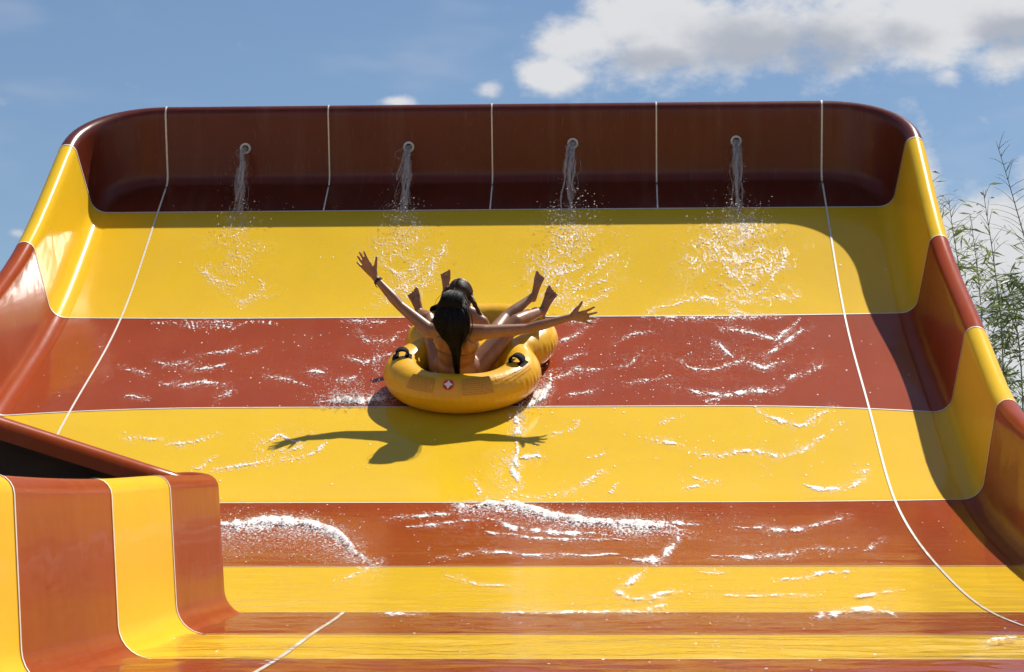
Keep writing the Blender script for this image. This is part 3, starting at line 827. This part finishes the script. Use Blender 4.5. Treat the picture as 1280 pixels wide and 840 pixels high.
# small shapes copied in bulk into one mesh: round droplets, flakes of foam
_t = MB(); _t.ball((0, 0, 0), (1, 1, 1), None, 5, 3); TV = np.array([tuple(v) for v in _t.v]); TF = _t.f
def blobs(name, pos, rad, axis_u, aspect, flat, material, jit=.14, **kw):
    """pos (N,3), rad (N,), axis_u (N,3) long direction, aspect (N,) length ratio, flat (N,) height ratio"""
    n = len(pos); a = axis_u / np.linalg.norm(axis_u, axis=1, keepdims=True)
    nn = np.tile(np.array([[.02, -.56, .82]]), (n, 1)); nn = nn - a * (nn * a).sum(1, keepdims=True); nn /= np.linalg.norm(nn, axis=1, keepdims=True)
    c = np.cross(nn, a)
    sh = TV[None] * (1 + rng.normal(0, jit, (n, len(TV), 1)).clip(-.6, .8))
    v = pos[:, None] + rad[:, None, None] * (sh[..., :1] * (a * aspect[:, None])[:, None] + sh[..., 1:2] * c[:, None] + sh[..., 2:] * (nn * flat[:, None] * .38)[:, None])
    nv = len(TV); me = bpy.data.meshes.new(name)
    tri = [f for f in TF]; lens = np.array([len(f) for f in tri]); idx = np.concatenate([np.array(f) for f in tri])
    me.vertices.add(n * nv); me.vertices.foreach_set('co', v.reshape(-1))
    allidx = (idx[None] + (np.arange(n) * nv)[:, None]).reshape(-1); all_len = np.tile(lens, n)
    me.loops.add(len(allidx)); me.loops.foreach_set('vertex_index', allidx)
    me.polygons.add(len(all_len)); me.polygons.foreach_set('loop_start', np.concatenate([[0], np.cumsum(all_len)[:-1]])); me.polygons.foreach_set('loop_total', all_len)
    me.update(calc_edges=True); me.validate()
    me.polygons.foreach_set('use_smooth', [True] * len(me.polygons)); me.materials.append(material)
    o = bpy.data.objects.new(name, me); col.objects.link(o)
    for k, q in kw.items():
        if q: o[k] = q
    return o
JETS = [(307, 186, 298, 'leftmost of the four pipes'), (511, 183, 503, 'second pipe from the left'), (716, 179, 711, 'third pipe from the left'), (920, 176, 921, 'rightmost of the four pipes')]
for px, py, lx, lab in JETS:
    c, up = wall_at(px, py); nrm = up.cross(Vector((1, 0, 0))).normalized()
    if nrm.y > 0: nrm = -nrm
    sx_ = Vector((1, 0, 0))
    # nozzle: a flanged white pipe end with a dark bore
    nb = MB(); rows = []
    for (r, h) in ((.049, -.03), (.049, .016), (.045, .021), (.033, .021), (.030, .016), (.030, -.028)):
        rows.append([c + (sx_ * math.cos(2 * math.pi * k / 28) + up * math.sin(2 * math.pi * k / 28)) * r * .88 + nrm * h for k in range(29)])
    nb.grid(rows); nb.v = [v + SL_OFF for v in nb.v]; no = nb.build('nozzle', M['pvc_white'], slide)
    db = MB(); db.v = [c + SL_OFF + nrm * .004 + (sx_ * math.cos(2 * math.pi * k / 24) + up * math.sin(2 * math.pi * k / 24)) * .028 for k in range(24)]; db.f = [list(range(24))]
    db.build('bore', M['dark'], no)
    # the jet: ragged sheet, threads and drops on a falling curve
    tx0, tu0 = (float(v) for v in slope_at(lx, 267)); land = P(tx0, tu0)
    st = c + nrm * .02
    T_ = math.sqrt(max(.02, 2 * (st.z - land.z) / 9.8)); v0 = (land - st) / T_ + Vector((0, 0, 4.9 * T_))
    def J(t): return st + v0 * (t * T_) - Vector((0, 0, 4.9 * (t * T_) ** 2))
    rnd = random.Random(px); jb = MB()
    for q in range(13):
        pts, rad = [], []; ph = rnd.uniform(0, 90); ox, oz = rnd.gauss(0, .55), rnd.gauss(0, .5); t0_ = 0 if q < 7 else rnd.uniform(.1, .6); t1_ = rnd.uniform(.6, 1.02) if q % 3 else 1.02
        for k in range(30):
            t = t0_ + (t1_ - t0_) * k / 29; sp = .012 + .040 * t ** .8
            pts.append(J(t) + Vector((ox * sp + noise.noise((t * 5, ph, 1)) * sp * .8, oz * sp * .6 + noise.noise((t * 5, ph, 4)) * sp * .5, noise.noise((t * 9, ph, 8)) * .008)))
            rad.append((.0055 + .0115 * abs(noise.noise((t * 11, ph, 3))) + .006 * max(0, noise.noise((t * 4, ph, 6)))) * (1.25 - .35 * t))
        b = len(jb.v); jb.tube(pts, rad, 7)
        for i in range(b, len(jb.v)):
            v = jb.v[i]; jb.v[i] = v + Vector((noise.noise(v * 60), noise.noise(v * 60 + Vector((9, 0, 0))), noise.noise(v * 60 + Vector((0, 9, 0))))) * .007
    for q in range(3):                              # thrown-off threads and loops
        t0_ = rnd.uniform(.1, .8); s = rnd.choice((-1, 1)); w = rnd.uniform(.02, .085) if rnd.random() < .6 else .02; pts = []
        for k in range(12):
            e = k / 11; t = min(t0_ + .30 * e, 1.0)
            pts.append(J(t) + Vector((s * (.022 + w * math.sin(math.pi * e)) + rnd.uniform(-.004, .004), rnd.uniform(-.01, .01), rnd.uniform(-.004, .004))))
        jb.tube(pts, [.0016 + .0016 * rnd.random() for _ in pts], 5)
    for q in range(520):
        t = rnd.random() ** .6; sp = .022 + .05 * t * rnd.random(); r = rnd.uniform(.0012, .0038)
        jb.ball(J(t) + Vector((rnd.gauss(0, sp), rnd.gauss(0, sp * .6), rnd.gauss(0, .01))), (r, r, r * rnd.uniform(1, 2)), None, 5, 3)
    o = link_mesh('water_jet', [v - st for v in jb.v], jb.f, M['jet']); o.location = st
    tag(o, 'water falling from the ' + lab + ' in the back wall', 'water jet', 'water jets from the back wall pipes')

# ------------------------------------------------------------------ the sheet of water on the running surface, with its foam
gx = np.arange(-2.98, 2.985, .0125); gu_ = np.arange(-.06, 12.72, .021)
GX, GU = np.meshgrid(gx, gu_); FX, FU = GX.ravel(), GU.ravel()
PX, PY = projn(Pn(FX, FU))
foam = np.zeros(len(FX)); lace = np.zeros(len(FX)); speck = np.zeros(len(FX)); relief = np.zeros(len(FX)); rough = np.zeros(len(FX))
def nz2(x, u, s, seed, su=None):
    su = su or s
    return np.array([noise.noise((a * s + seed * 7.3, b * su - seed * 3.1, seed)) for a, b in zip(x, u)])
WAN = nz2(FX, FU, 2.6, 1), nz2(FX, FU, 7.5, 2)                        # wander of the crests
def streak(pts, w, amount=1.0, h=.006, tail=0.0, steady=0.0):
    """foam density round a line of picture points; w = half width in picture pixels; tail = thin froth above the crest"""
    global foam, relief, lace, speck
    pts = np.array(pts, float)
    lo, hi = pts.min(0) - 14 - w * 4, pts.max(0) + 14 + w * 4
    ii = np.nonzero((PX > lo[0]) & (PX < hi[0]) & (PY > lo[1]) & (PY < hi[1]))[0]
    if not len(ii): return
    w = w * .72; h = h * .5
    q = np.stack([PX[ii] + 3 * WAN[1][ii], PY[ii] + 2.6 * WAN[0][ii] + 3.4 * WAN[1][ii]], 1); best = np.full(len(ii), 1e9); bs = np.zeros(len(ii)); ab = np.zeros(len(ii))
    cs = np.concatenate([[0], np.cumsum(np.hypot(*np.diff(pts, axis=0).T))])
    for k in range(len(pts) - 1):
        a, b = pts[k], pts[k + 1]; d = b - a; t = np.clip(((q - a) @ d) / (d @ d), 0, 1); r = q - (a + t[:, None] * d); dd = np.hypot(r[:, 0], r[:, 1])
        m = dd < best; best[m] = dd[m]; bs[m] = (cs[k] + t * (cs[k + 1] - cs[k]))[m]; ab[m] = r[m, 1]
    endf = np.clip(np.minimum(bs, cs[-1] - bs) / (.22 * cs[-1] + 1), .15, 1)
    sd = pts[0, 0] * .37 + pts[0, 1]
    tab = np.array([noise.noise((v * .09, sd, 0)) + .6 * noise.noise((v * .27, sd, 5)) for v in np.arange(0, cs[-1] + 2, 1.0)])
    var = np.interp(bs, np.arange(len(tab)), tab) * (1 - steady)
    ww = w * endf * np.clip(1 + 1.1 * var, .25, 2.2)
    f = amount * np.exp(-(best / ww) ** 2) * np.clip(.85 + 1.0 * var, .1, 1.2)
    foam[ii] = np.maximum(foam[ii], f); relief[ii] = np.maximum(relief[ii], h * f)
    halo = amount * np.exp(-(best / (w * 3.2 + 5)) ** 2); speck[ii] = np.maximum(speck[ii], .6 * halo); foam[ii] = np.maximum(foam[ii], .34 * np.exp(-(best / (w * 2.2 + 2)) ** 2) * endf)
    if tail: lace[ii] = np.maximum(lace[ii], tail * np.exp(-(best / (w * 2.5 + 6)) ** 2))
def area(cx, cy, rx, ry, f=0, l=0, s=0, r=0, power=1.2):
    global foam, lace, speck, rough
    q = np.exp(-(((PX - cx) / rx) ** 2 + ((PY - cy) / ry) ** 2) ** power)
    if f: foam = np.maximum(foam, f * q)
    if l: lace = np.maximum(lace, l * q)
    if s: speck = np.maximum(speck, s * q)
    if r: rough = np.maximum(rough, r * q)
# fans below the four jets
for cx, rx, l in ((296, 56, .46), (506, 52, .66), (713, 66, .92), (925, 74, 1.05)):
    area(cx, 325, rx, 58, l=l, s=.40 * l, r=1); area(cx, 286, rx * .45, 24, l=l * 1.1, f=.34 * l, s=.9 * l, r=1.3); area(cx + 2, 350, rx * 1.35, 50, l=.35 * l, s=.22 * l, r=.7)
    for k in range(4):
        yy = 322 + 18 * k; w = rx * (.45 + .14 * k); s0 = math.sin(cx + k * 2.3) * .35
        streak([(cx + w * (q + s0), yy - 18 * q * q + 3 * math.sin(q * 7 + k)) for q in np.linspace(-.8, .8, 9)], 1.2, .62 * l, .004, .6 * l)
for pts in ([(322, 345), (330, 360), (318, 372), (300, 380)], [(812, 388), (850, 377), (880, 372), (905, 375)], [(900, 330), (925, 350), (940, 372), (960, 360), (968, 335)],
            [(905, 380), (915, 390), (935, 396)], [(690, 385), (730, 350), (765, 322)], [(705, 392), (740, 375), (772, 352)], [(880, 300), (905, 325), (915, 350)], [(985, 300), (978, 330), (962, 352)],
            [(560, 300), (545, 330), (530, 352)], [(470, 380), (500, 362), (525, 370)], [(480, 330), (500, 345), (528, 332)], [(250, 335), (270, 352), (300, 358)]):
    streak(pts, 1.6, .72, .005, .7)
CREST = [([(900, 411), (940, 415), (970, 424), (988, 411), (1004, 396)], 2.0), ([(945, 448), (985, 425), (1010, 409)], 2.4), ([(848, 452), (870, 462), (900, 461), (930, 451), (955, 460), (985, 452)], 2.2),
      ([(845, 485), (870, 490), (910, 494), (945, 488), (980, 484)], 2.2), ([(980, 474), (1010, 465), (1030, 457)], 1.8), ([(690, 476), (720, 463), (760, 460)], 1.7), ([(692, 430), (720, 418), (742, 404)], 1.6),
      ([(700, 453), (730, 441)], 1.3), ([(705, 495), (745, 488)], 1.4), ([(890, 425), (905, 438), (918, 448)], 1.3), ([(770, 460), (800, 446)], 1.0), ([(880, 505), (905, 499)], 1.4),
      ([(943, 508), (952, 518), (972, 526), (1000, 532), (1024, 522), (1043, 508)], 3.0), ([(805, 545), (830, 552), (850, 556)], 2.2), ([(862, 567), (900, 571), (920, 565), (955, 566), (975, 573), (1010, 559), (1035, 540), (1052, 530)], 2.2),
      ([(690, 622), (720, 612), (740, 596), (768, 584)], 1.9), ([(996, 602), (1030, 612), (1060, 609), (1088, 596)], 2.2), ([(690, 545), (715, 537), (726, 528)], 1.6), ([(1070, 591), (1090, 588)], 2.4),
      ([(760, 620), (775, 604)], 1.2), ([(855, 612), (880, 608)], 1.2), ([(862, 597), (900, 606)], 1.0), ([(820, 530), (850, 522)], 1.0), ([(735, 575), (760, 566)], 1.0),
      ([(195, 452), (215, 458), (236, 455)], 1.7), ([(254, 444), (285, 438), (297, 434)], 1.7), ([(238, 460), (270, 461), (288, 454)], 1.6), ([(198, 482), (230, 481), (256, 477), (286, 483)], 1.7),
      ([(158, 497), (190, 498)], 1.5), ([(270, 498), (292, 491)], 1.3), ([(150, 545), (200, 550)], 1.5), ([(208, 557), (245, 553), (272, 546)], 1.6), ([(430, 447), (455, 455), (478, 449), (498, 436)], 1.4),
      ([(444, 412), (460, 426), (490, 425), (512, 408)], 1.5), ([(380, 465), (410, 467)], 1.2), ([(300, 444), (330, 436)], 1.1), ([(420, 476), (450, 470)], 1.2),
      ([(262, 590), (300, 584), (338, 572)], 2.8), ([(320, 560), (350, 545), (378, 556), (360, 566)], 1.7), ([(366, 575), (392, 566), (412, 552)], 1.5), ([(240, 588), (270, 574)], 1.2),
      ([(642, 545), (648, 566), (640, 588), (652, 606), (636, 622), (612, 632)], 3.4), ([(650, 576), (672, 570), (678, 574)], 1.8), ([(618, 575), (640, 571), (652, 590)], 1.8), ([(590, 600), (600, 612), (592, 620)], 1.4), ([(650, 622), (690, 620)], 1.6),
      ([(150, 460), (185, 470)], 1.0), ([(330, 470), (365, 476), (390, 486)], 1.1), ([(770, 430), (790, 418), (815, 413)], 1.0), ([(780, 480), (815, 476), (840, 470)], 1.1)]
for pts, w in CREST: streak(pts, w * .95, 1.0, .008, .45)
area(360, 558, 55, 26, l=.62, s=.2); area(645, 585, 36, 50, l=.6, s=.3); area(950, 440, 90, 55, l=.25, s=.35)
for x in np.linspace(190, 345, 22): streak([(x, 403), (x + 3 * math.sin(x), 405 + (14 * abs(math.sin(x * 1.7)) if 225 < x < 300 else 3))], 1.7, .8, .006)
for x0, x1, y in ((430, 490, 403), (800, 990, 397.5), (235, 300, 404), (690, 760, 400.5)): streak([(x0, y), ((x0 + x1) / 2, y - .5), (x1, y - 1)], 1.5, .8, .006, .4)
area(300, 455, 190, 46, s=.32, l=.16, r=.6); area(870, 450, 190, 52, s=.60, l=.28, r=.9); area(330, 570, 180, 55, s=.14, r=.3); area(850, 570, 260, 58, s=.26, l=.12, r=.5); area(600, 340, 420, 52, s=.08, r=.3); area(1092, 690, 24, 80, s=.5, r=.5)
# foam thrown up by the inflatable
streak([(400, 504), (430, 500), (460, 500), (496, 497)], 5.0, 1.15, .02, .6); streak([(690, 470), (684, 488), (668, 502), (652, 509)], 5.5, 1.15, .02, .8); streak([(652, 508), (644, 522), (650, 534), (640, 546)], 4.0, 1.0, .01, .8)
streak([(474, 440), (468, 456), (474, 470)], 2.5, .7, .01)
# broken waves in the run-out
def wave(crest, body, w, h, amount, sp):
    global speck, foam, lace
    streak(crest, w, amount, h, .6, .75)
    streak([(a + 4, b + w * .8) for a, b in crest], w * 1.3, .62, h * .6, .6, .5)
    c = np.array(crest, float); yc = np.interp(PX, c[:, 0], c[:, 1], left=9e9, right=9e9); d = PY - yc + 4 * WAN[1]
    m = (d > -2) & (d < body) & (PY < 706); fade = np.clip(1 - d / body, 0, 1)
    speck[m] = np.maximum(speck[m], (sp * (.35 + .65 * fade))[m]); foam[m] = np.maximum(foam[m], (.44 * fade ** .7)[m]); lace[m] = np.maximum(lace[m], (.5 * fade)[m])
wave([(250, 659), (262, 658), (300, 656), (343, 652), (380, 656), (405, 661), (424, 671), (438, 684), (446, 694), (460, 701)], 52, 8, .05, 1.25, .9)
wave([(572, 636), (610, 632), (645, 634), (690, 647), (730, 652), (775, 656), (815, 658), (840, 660), (852, 666)], 24, 7, .045, 1.25, .8)
for pts, w in (([(852, 664), (846, 676), (834, 690), (828, 702), (806, 703), (780, 700)], 4.5), ([(806, 710), (800, 722), (782, 734), (772, 742), (788, 752)], 3.4), ([(780, 752), (815, 750), (838, 745), (862, 742)], 2.2), ([(800, 766), (838, 758)], 2.4),
               ([(590, 642), (640, 660), (700, 668), (770, 668)], 2.6), ([(600, 664), (680, 674), (790, 676)], 1.6), ([(545, 700), (600, 690), (680, 696), (790, 694)], 1.8), ([(500, 662), (560, 655), (600, 650)], 1.6), ([(480, 650), (540, 645), (580, 640)], 1.6),
               ([(918, 661), (945, 660), (975, 664), (1000, 661), (1030, 655), (1062, 646)], 2.2), ([(890, 696), (920, 697), (955, 696), (990, 694), (1015, 687), (1045, 688), (1070, 684)], 2.0), ([(985, 664), (1010, 658)], 1.8),
               ([(868, 713), (910, 717)], 1.8), ([(965, 728), (1000, 724), (1040, 717), (1070, 714)], 1.8), ([(880, 745), (925, 746), (960, 745), (1035, 746)], 1.5), ([(1060, 748), (1130, 742)], 1.5),
               ([(1010, 775), (1045, 770), (1085, 762), (1110, 768), (1128, 776)], 3.6), ([(800, 652), (850, 655), (885, 657)], 1.6), ([(1225, 815), (1240, 806), (1262, 800), (1280, 802)], 3.6),
               ([(560, 722), (600, 732), (650, 736)], 1.5), ([(420, 730), (455, 715), (480, 700)], 1.8), ([(470, 768), (540, 771)], 1.8), ([(620, 769), (680, 767), (760, 765), (850, 768)], 1.8), ([(1080, 690), (1110, 672)], 1.5)):
    streak(pts, w, 1.0, .008, .35)
area(800, 672, 330, 34, s=.30, l=.3, r=1.0); area(800, 735, 360, 26, s=.12, r=.8); area(780, 780, 480, 14, s=.34, l=.30, r=1.2); area(1080, 770, 60, 12, s=.6, l=.4); area(780, 815, 500, 20, s=.22, l=.2, r=1.2)
# heights: a thin film with ripples that grow towards the run-out
down = np.clip((FU - UB[3]) / 6, 0, 1)
rip = nz2(FX, FU, 2.4, 5, 8.0) + .5 * nz2(FX, FU, 5.5, 6, 17) + .35 * nz2(FX, FU, 13, 7, 26) * np.clip(rough + .2, 0, 1)
hgt = .0035 + .012 * down ** 1.5 + .017 * down ** 2 * (nz2(FX, FU, .8, 15, 2.4) + .6 * nz2(FX, FU, 1.7, 16, 5.2)) + (.0005 + .0085 * down ** 1.5) * rip + relief * (.8 + .5 * nz2(FX, FU, 34, 8, 20) + .35 * nz2(FX, FU, 12, 9))
V3 = Pn(FX, FU, hgt.clip(.0012, 1)); nu_, nx_ = GX.shape
ij = np.arange(nu_ * nx_).reshape(nu_, nx_); Q = np.stack([ij[:-1, :-1], ij[1:, :-1], ij[1:, 1:], ij[:-1, 1:]], -1).reshape(-1, 4)
yv = V3[Q[:, 0], 1]; keepq = ~((FX[Q[:, 3]] < XI - .02) & (yv < 10.2)); Q = Q[keepq]
me = bpy.data.meshes.new('water'); me.vertices.add(len(V3)); me.vertices.foreach_set('co', V3.reshape(-1))
me.loops.add(Q.size); me.loops.foreach_set('vertex_index', Q.reshape(-1)); me.polygons.add(len(Q))
me.polygons.foreach_set('loop_start', np.arange(len(Q)) * 4); me.polygons.foreach_set('loop_total', np.full(len(Q), 4)); me.update(calc_edges=True)
me.polygons.foreach_set('use_smooth', [True] * len(Q))
for nm, arr in (('foam', foam), ('lace', lace), ('speck', speck), ('ripple', np.clip(rough, 0, 1.3))):
    at_ = me.attributes.new(nm, 'FLOAT', 'POINT'); at_.data.foreach_set('value', arr.astype(np.float32))
at_ = me.attributes.new('flow', 'FLOAT_VECTOR', 'POINT'); at_.data.foreach_set('vector', np.stack([FX, FU, FX * 0], 1).astype(np.float32).reshape(-1))
wat = bpy.data.objects.new('water', me); col.objects.link(wat); wat['kind'] = 'structure'

mw = bpy.data.materials.new('running_water'); mw.use_nodes = True; N = mw.node_tree.nodes; L = mw.node_tree.links
for q in list(N): N.remove(q)
def attr(nm):
    a = N.new('ShaderNodeAttribute'); a.attribute_name = nm; return a
flow = attr('flow').outputs['Vector']; fo, la, spk, rp = (attr(k).outputs['Fac'] for k in ('foam', 'lace', 'speck', 'ripple'))
def tex(scale, detail, dist=0, sc=(1, 1, 1), rough_=.55):
    mp = N.new('ShaderNodeMapping'); mp.inputs['Scale'].default_value = sc; L.new(flow, mp.inputs[0])
    t = N.new('ShaderNodeTexNoise'); t.inputs['Scale'].default_value = scale; t.inputs['Detail'].default_value = detail; t.inputs['Distortion'].default_value = dist; t.inputs['Roughness'].default_value = rough_
    L.new(mp.outputs[0], t.inputs['Vector']); return t.outputs['Fac']
fine = tex(60, 3, .3, (1, .7, 1), .75)
m1 = mth('MULTIPLY', smooth(mth('ADD', mth('MULTIPLY', fo, 1.15), mth('MULTIPLY', mth('SUBTRACT', fine, .5), 3.8)), .44, 1.05), smooth(fo, .03, .16))
def ridge(scale, dist, wid, sc=(1, 1, 1)):
    r = mth('MULTIPLY', mth('ABSOLUTE', mth('SUBTRACT', tex(scale, 1, dist, sc), .5)), 2)
    w = mth('MULTIPLY', la, wid); return mth('MULTIPLY', smooth(mth('SUBTRACT', w, r), .0, .045), .85)
brk = smooth(fine, .38, .56)
m2 = mth('MULTIPLY', mth('MAXIMUM', ridge(9, 1.2, .075, (1, .6, 1)), ridge(17, .9, .085, (1, .6, 1))), brk)
m2 = mth('MULTIPLY', m2, smooth(tex(3.2, 1), .40, .56))
vo = N.new('ShaderNodeTexVoronoi'); vo.inputs['Scale'].default_value = 52; mp = N.new('ShaderNodeMapping'); mp.inputs['Scale'].default_value = (1, .6, 1); L.new(flow, mp.inputs[0]); L.new(mp.outputs[0], vo.inputs['Vector'])
sv = N.new('ShaderNodeSeparateColor'); L.new(vo.outputs['Color'], sv.inputs[0])
dsz = mth('MULTIPLY', mth('POWER', sv.outputs[1], 4), .24)
m3 = mth('MULTIPLY', smooth(mth('SUBTRACT', mth('ADD', dsz, .105), vo.outputs['Distance']), .0, .06), mth('LESS_THAN', sv.outputs[0], mth('MULTIPLY', spk, smooth(tex(2.5, 1), .30, .58))))
msk = mth('MINIMUM', mth('MAXIMUM', mth('MAXIMUM', m1, mth('MULTIPLY', m2, .9)), mth('MULTIPLY', m3, .85)), 1.0)
bmp = N.new('ShaderNodeBump'); bmp.inputs['Distance'].default_value = 1.0
rh = mth('MULTIPLY', tex(22, 2, .3, (.55, 1.2, 1)), mth('ADD', mth('MULTIPLY', rp, .0030), .0003))
L.new(mth('ADD', rh, mth('MULTIPLY', msk, .0014)), bmp.inputs['Height'])
tr = N.new('ShaderNodeBsdfTransparent'); gl = N.new('ShaderNodeBsdfGlossy'); gl.inputs['Roughness'].default_value = .11; L.new(bmp.outputs[0], gl.inputs['Normal'])
fr = schlick(mw.node_tree, .02, .70, bmp.outputs[0])
film = N.new('ShaderNodeMixShader'); L.new(fr, film.inputs[0]); L.new(tr.outputs[0], film.inputs[1]); L.new(gl.outputs[0], film.inputs[2])
fm = N.new('ShaderNodeBsdfPrincipled'); fm.inputs['Base Color'].default_value = (.95, .94, .90, 1); fm.inputs['Roughness'].default_value = .42; fm.inputs['IOR'].default_value = 1.45; L.new(bmp.outputs[0], fm.inputs['Normal'])
allm = N.new('ShaderNodeMixShader'); L.new(mth('MULTIPLY', msk, .84), allm.inputs[0]); L.new(film.outputs[0], allm.inputs[1]); L.new(fm.outputs[0], allm.inputs[2])
ow = N.new('ShaderNodeOutputMaterial'); L.new(allm.outputs[0], ow.inputs[0])
me.materials.append(mw)

# ------------------------------------------------------------------ drops in the air
def cloud_of_drops(name, label, cat, parts_):
    xs, uu, nn, rr = [], [], [], []
    for (n, cx, cy, sx, sy, h) in parts_:
        px_, py = rng.normal(cx, sx, n), rng.normal(cy, sy, n); x, u = slope_at(px_, py)
        c = np.array([noise.noise((a * 11, b * 6, 3)) for a, b in zip(x, u)]) > -.12; x, u = x[c], u[c]; m = len(x)
        xs.append(x); uu.append(u); nn.append(.004 + h * rng.random(m) ** 2.2); rr.append(.0014 + .0030 * rng.random(m) ** 3)
    x, u, n, r = (np.concatenate(q) for q in (xs, uu, nn, rr)); k = (np.abs(x) < 3) & (u > -.2); x, u, n, r = x[k], u[k], n[k], r[k]
    p = Pn(x, u, n); ang = rng.normal(0, 1.2, len(x)); ax = Pn(x + .01 * np.cos(ang), u + .01 * np.sin(ang), n) - p
    o = blobs(name, p, r, ax, rng.uniform(1, 2.2, len(x)), np.full(len(x), 2.2), M['drop']); o['kind'] = 'stuff'; o['label'] = label; o['category'] = cat
cloud_of_drops('splash', 'drops leaping where the four wall jets strike the yellow stripe', 'splash',
    [(260, 298, 277, 15, 9, .16), (420, 503, 277, 15, 10, .18), (560, 712, 280, 17, 13, .20), (620, 922, 282, 20, 11, .17), (160, 300, 320, 32, 30, .05), (260, 505, 315, 30, 28, .06), (420, 712, 318, 38, 30, .07), (520, 925, 322, 40, 30, .06)])
cloud_of_drops('spray', 'fine white spray thrown up beside the inflatable tube', 'spray',
    [(900, 455, 500, 26, 2.5, .14), (420, 430, 502, 18, 2, .08), (620, 674, 494, 9, 8, .10), (300, 648, 522, 7, 8, .04), (120, 474, 455, 5, 10, .05), (420, 345, 656, 55, 3, .08), (560, 720, 648, 90, 5, .06)])

# ------------------------------------------------------------------ bamboo behind the right wall
M['stem'] = mat('bamboo_stem', (.13, .13, .05), .5, mottle=(8, (.09, .10, .03), .8))
def leafmat(name, c1, c2):
    m = mat(name, c1, .45, mottle=(3, c2, 1), spec=.4); t = m.node_tree; p = t.nodes['Principled BSDF']; tl = t.nodes.new('ShaderNodeBsdfTranslucent')
    src = p.inputs['Base Color'].links[0].from_socket; t.links.new(src, tl.inputs[0]); mx_ = t.nodes.new('ShaderNodeMixShader'); mx_.inputs[0].default_value = .38
    t.links.new(p.outputs[0], mx_.inputs[1]); t.links.new(tl.outputs[0], mx_.inputs[2]); t.links.new(mx_.outputs[0], t.nodes['Material Output'].inputs[0]); return m
M['leaf'] = leafmat('bamboo_leaf', (.16, .21, .04), (.26, .30, .08))
M['leaf2'] = leafmat('dark_bamboo_leaf', (.09, .13, .03), (.15, .19, .05))
def sky_pt(px, py, Y):
    d = Vector(((px - 640) / FPX, -(py - 420) / FPX, -1)); w = cam.rotation_euler.to_matrix() @ d; return CAM + w * (Y / w.y)
def bamboo(px0, py0, px1, py1, Y, label, dens, low, leaf, seed, bend=.3, wood=.011):
    """stem from the ground through (px1, py1) near the wall to its tip at (px0, py0)"""
    rnd = random.Random(seed); tip, mid = sky_pt(px0, py0, Y), sky_pt(px1, py1, Y)
    base = Vector((mid.x + (mid.x - tip.x) * .1, Y + rnd.uniform(-.2, .2), -1.62)); t_ = thing('bamboo', label, 'bamboo', base, 'bamboo behind the right wall')
    pts = []; 
    for k in range(41):
        t = k / 40; p = base.lerp(mid, min(1, t / .6)) if t < .6 else mid.lerp(tip, (t - .6) / .4)
        pts.append(p + Vector((.05 * math.sin(t * 5 + seed), .05 * math.cos(t * 4 + seed), 0)) * t)
    for _ in range(6): pts = [pts[0]] + [(pts[i - 1] + pts[i] * 2 + pts[i + 1]) / 4 for i in range(1, 40)] + [pts[-1]]
    sm = MB(); sm.tube([p - base for p in pts], [wood * (1.15 - t / 40) + .0012 for t in range(41)], 7)
    lv = MB()
    def leaf_(p, d, ln):
        d = d.normalized(); s = d.cross(Vector((rnd.uniform(-1, 1), rnd.uniform(-1, 1), rnd.uniform(-.3, 1)))).normalized() * ln * .075; n_ = d.cross(s).normalized() * ln * .06
        b = len(lv.v); lv.v += [p, p + d * ln * .4 + s + n_, p + d * ln * .4 - s + n_, p + d * ln - Vector((0, 0, ln * .12))]; lv.f.append([b, b + 1, b + 3, b + 2])
    for k in range(8, 40):
        t = k / 40
        for q in range(2 if t > .35 else 1):
            a = rnd.uniform(0, 6.28); L_ = (.55 + .5 * rnd.random()) * (1.15 - t) + .10; el_ = rnd.uniform(.5, 1.1)
            d = Vector((math.cos(a) * math.cos(el_), math.sin(a) * math.cos(el_), math.sin(el_))); bp2 = [pts[k] - base + d * L_ * e - Vector((0, 0, .28 * L_ * e * e)) for e in (0, .25, .5, .75, 1)]
            sm.tube(bp2, [.0032, .003, .0025, .002, .001], 4)
            full = dens * (1.0 if t < low else max(.12, 1 - (t - low) / max(.05, 1 - low) * 1.15))
            for e in range(int(26 * full)):
                f = rnd.uniform(.2, 1.0); i = min(int(f * 4), 3); p = bp2[i].lerp(bp2[i + 1], f * 4 - i)
                leaf_(p + Vector((rnd.gauss(0, .03), rnd.gauss(0, .03), rnd.gauss(0, .03))), Vector((rnd.gauss(0, 1) + d.x, rnd.gauss(0, 1) + d.y, rnd.uniform(-1.0, .5))), rnd.uniform(.09, .19))
    sm.build('stem', M['stem'], t_); lv.build('leaves', M[leaf], t_, smooth_=False)
bamboo(1240, 176, 1292, 330, 24.0, 'tall thin bamboo whose bare tip arches left high above the others', .10, .3, 'leaf', 3)
bamboo(1231, 238, 1250, 420, 24.6, 'straight bamboo with a feathery top standing second highest', .55, .40, 'leaf', 5)
bamboo(1161, 218, 1196, 380, 23.5, 'slender bamboo with a bare drooping top nearest the slide rim', .50, .36, 'leaf', 8)
bamboo(1190, 248, 1208, 380, 25.2, 'short leafy bamboo between the slide rim and the feathery one', .62, .42, 'leaf', 13)
bamboo(1212, 268, 1226, 420, 25.8, 'pale bamboo with sparse twigs behind the leafy ones', .40, .42, 'leaf', 17)
bamboo(1300, 290, 1290, 420, 23.2, 'dense dark bamboo at the right edge of the picture', 0.8, .70, 'leaf2', 21)
bamboo(1268, 345, 1275, 450, 25.0, 'low bushy bamboo in front of the dense dark one', 0.8, .65, 'leaf2', 25)
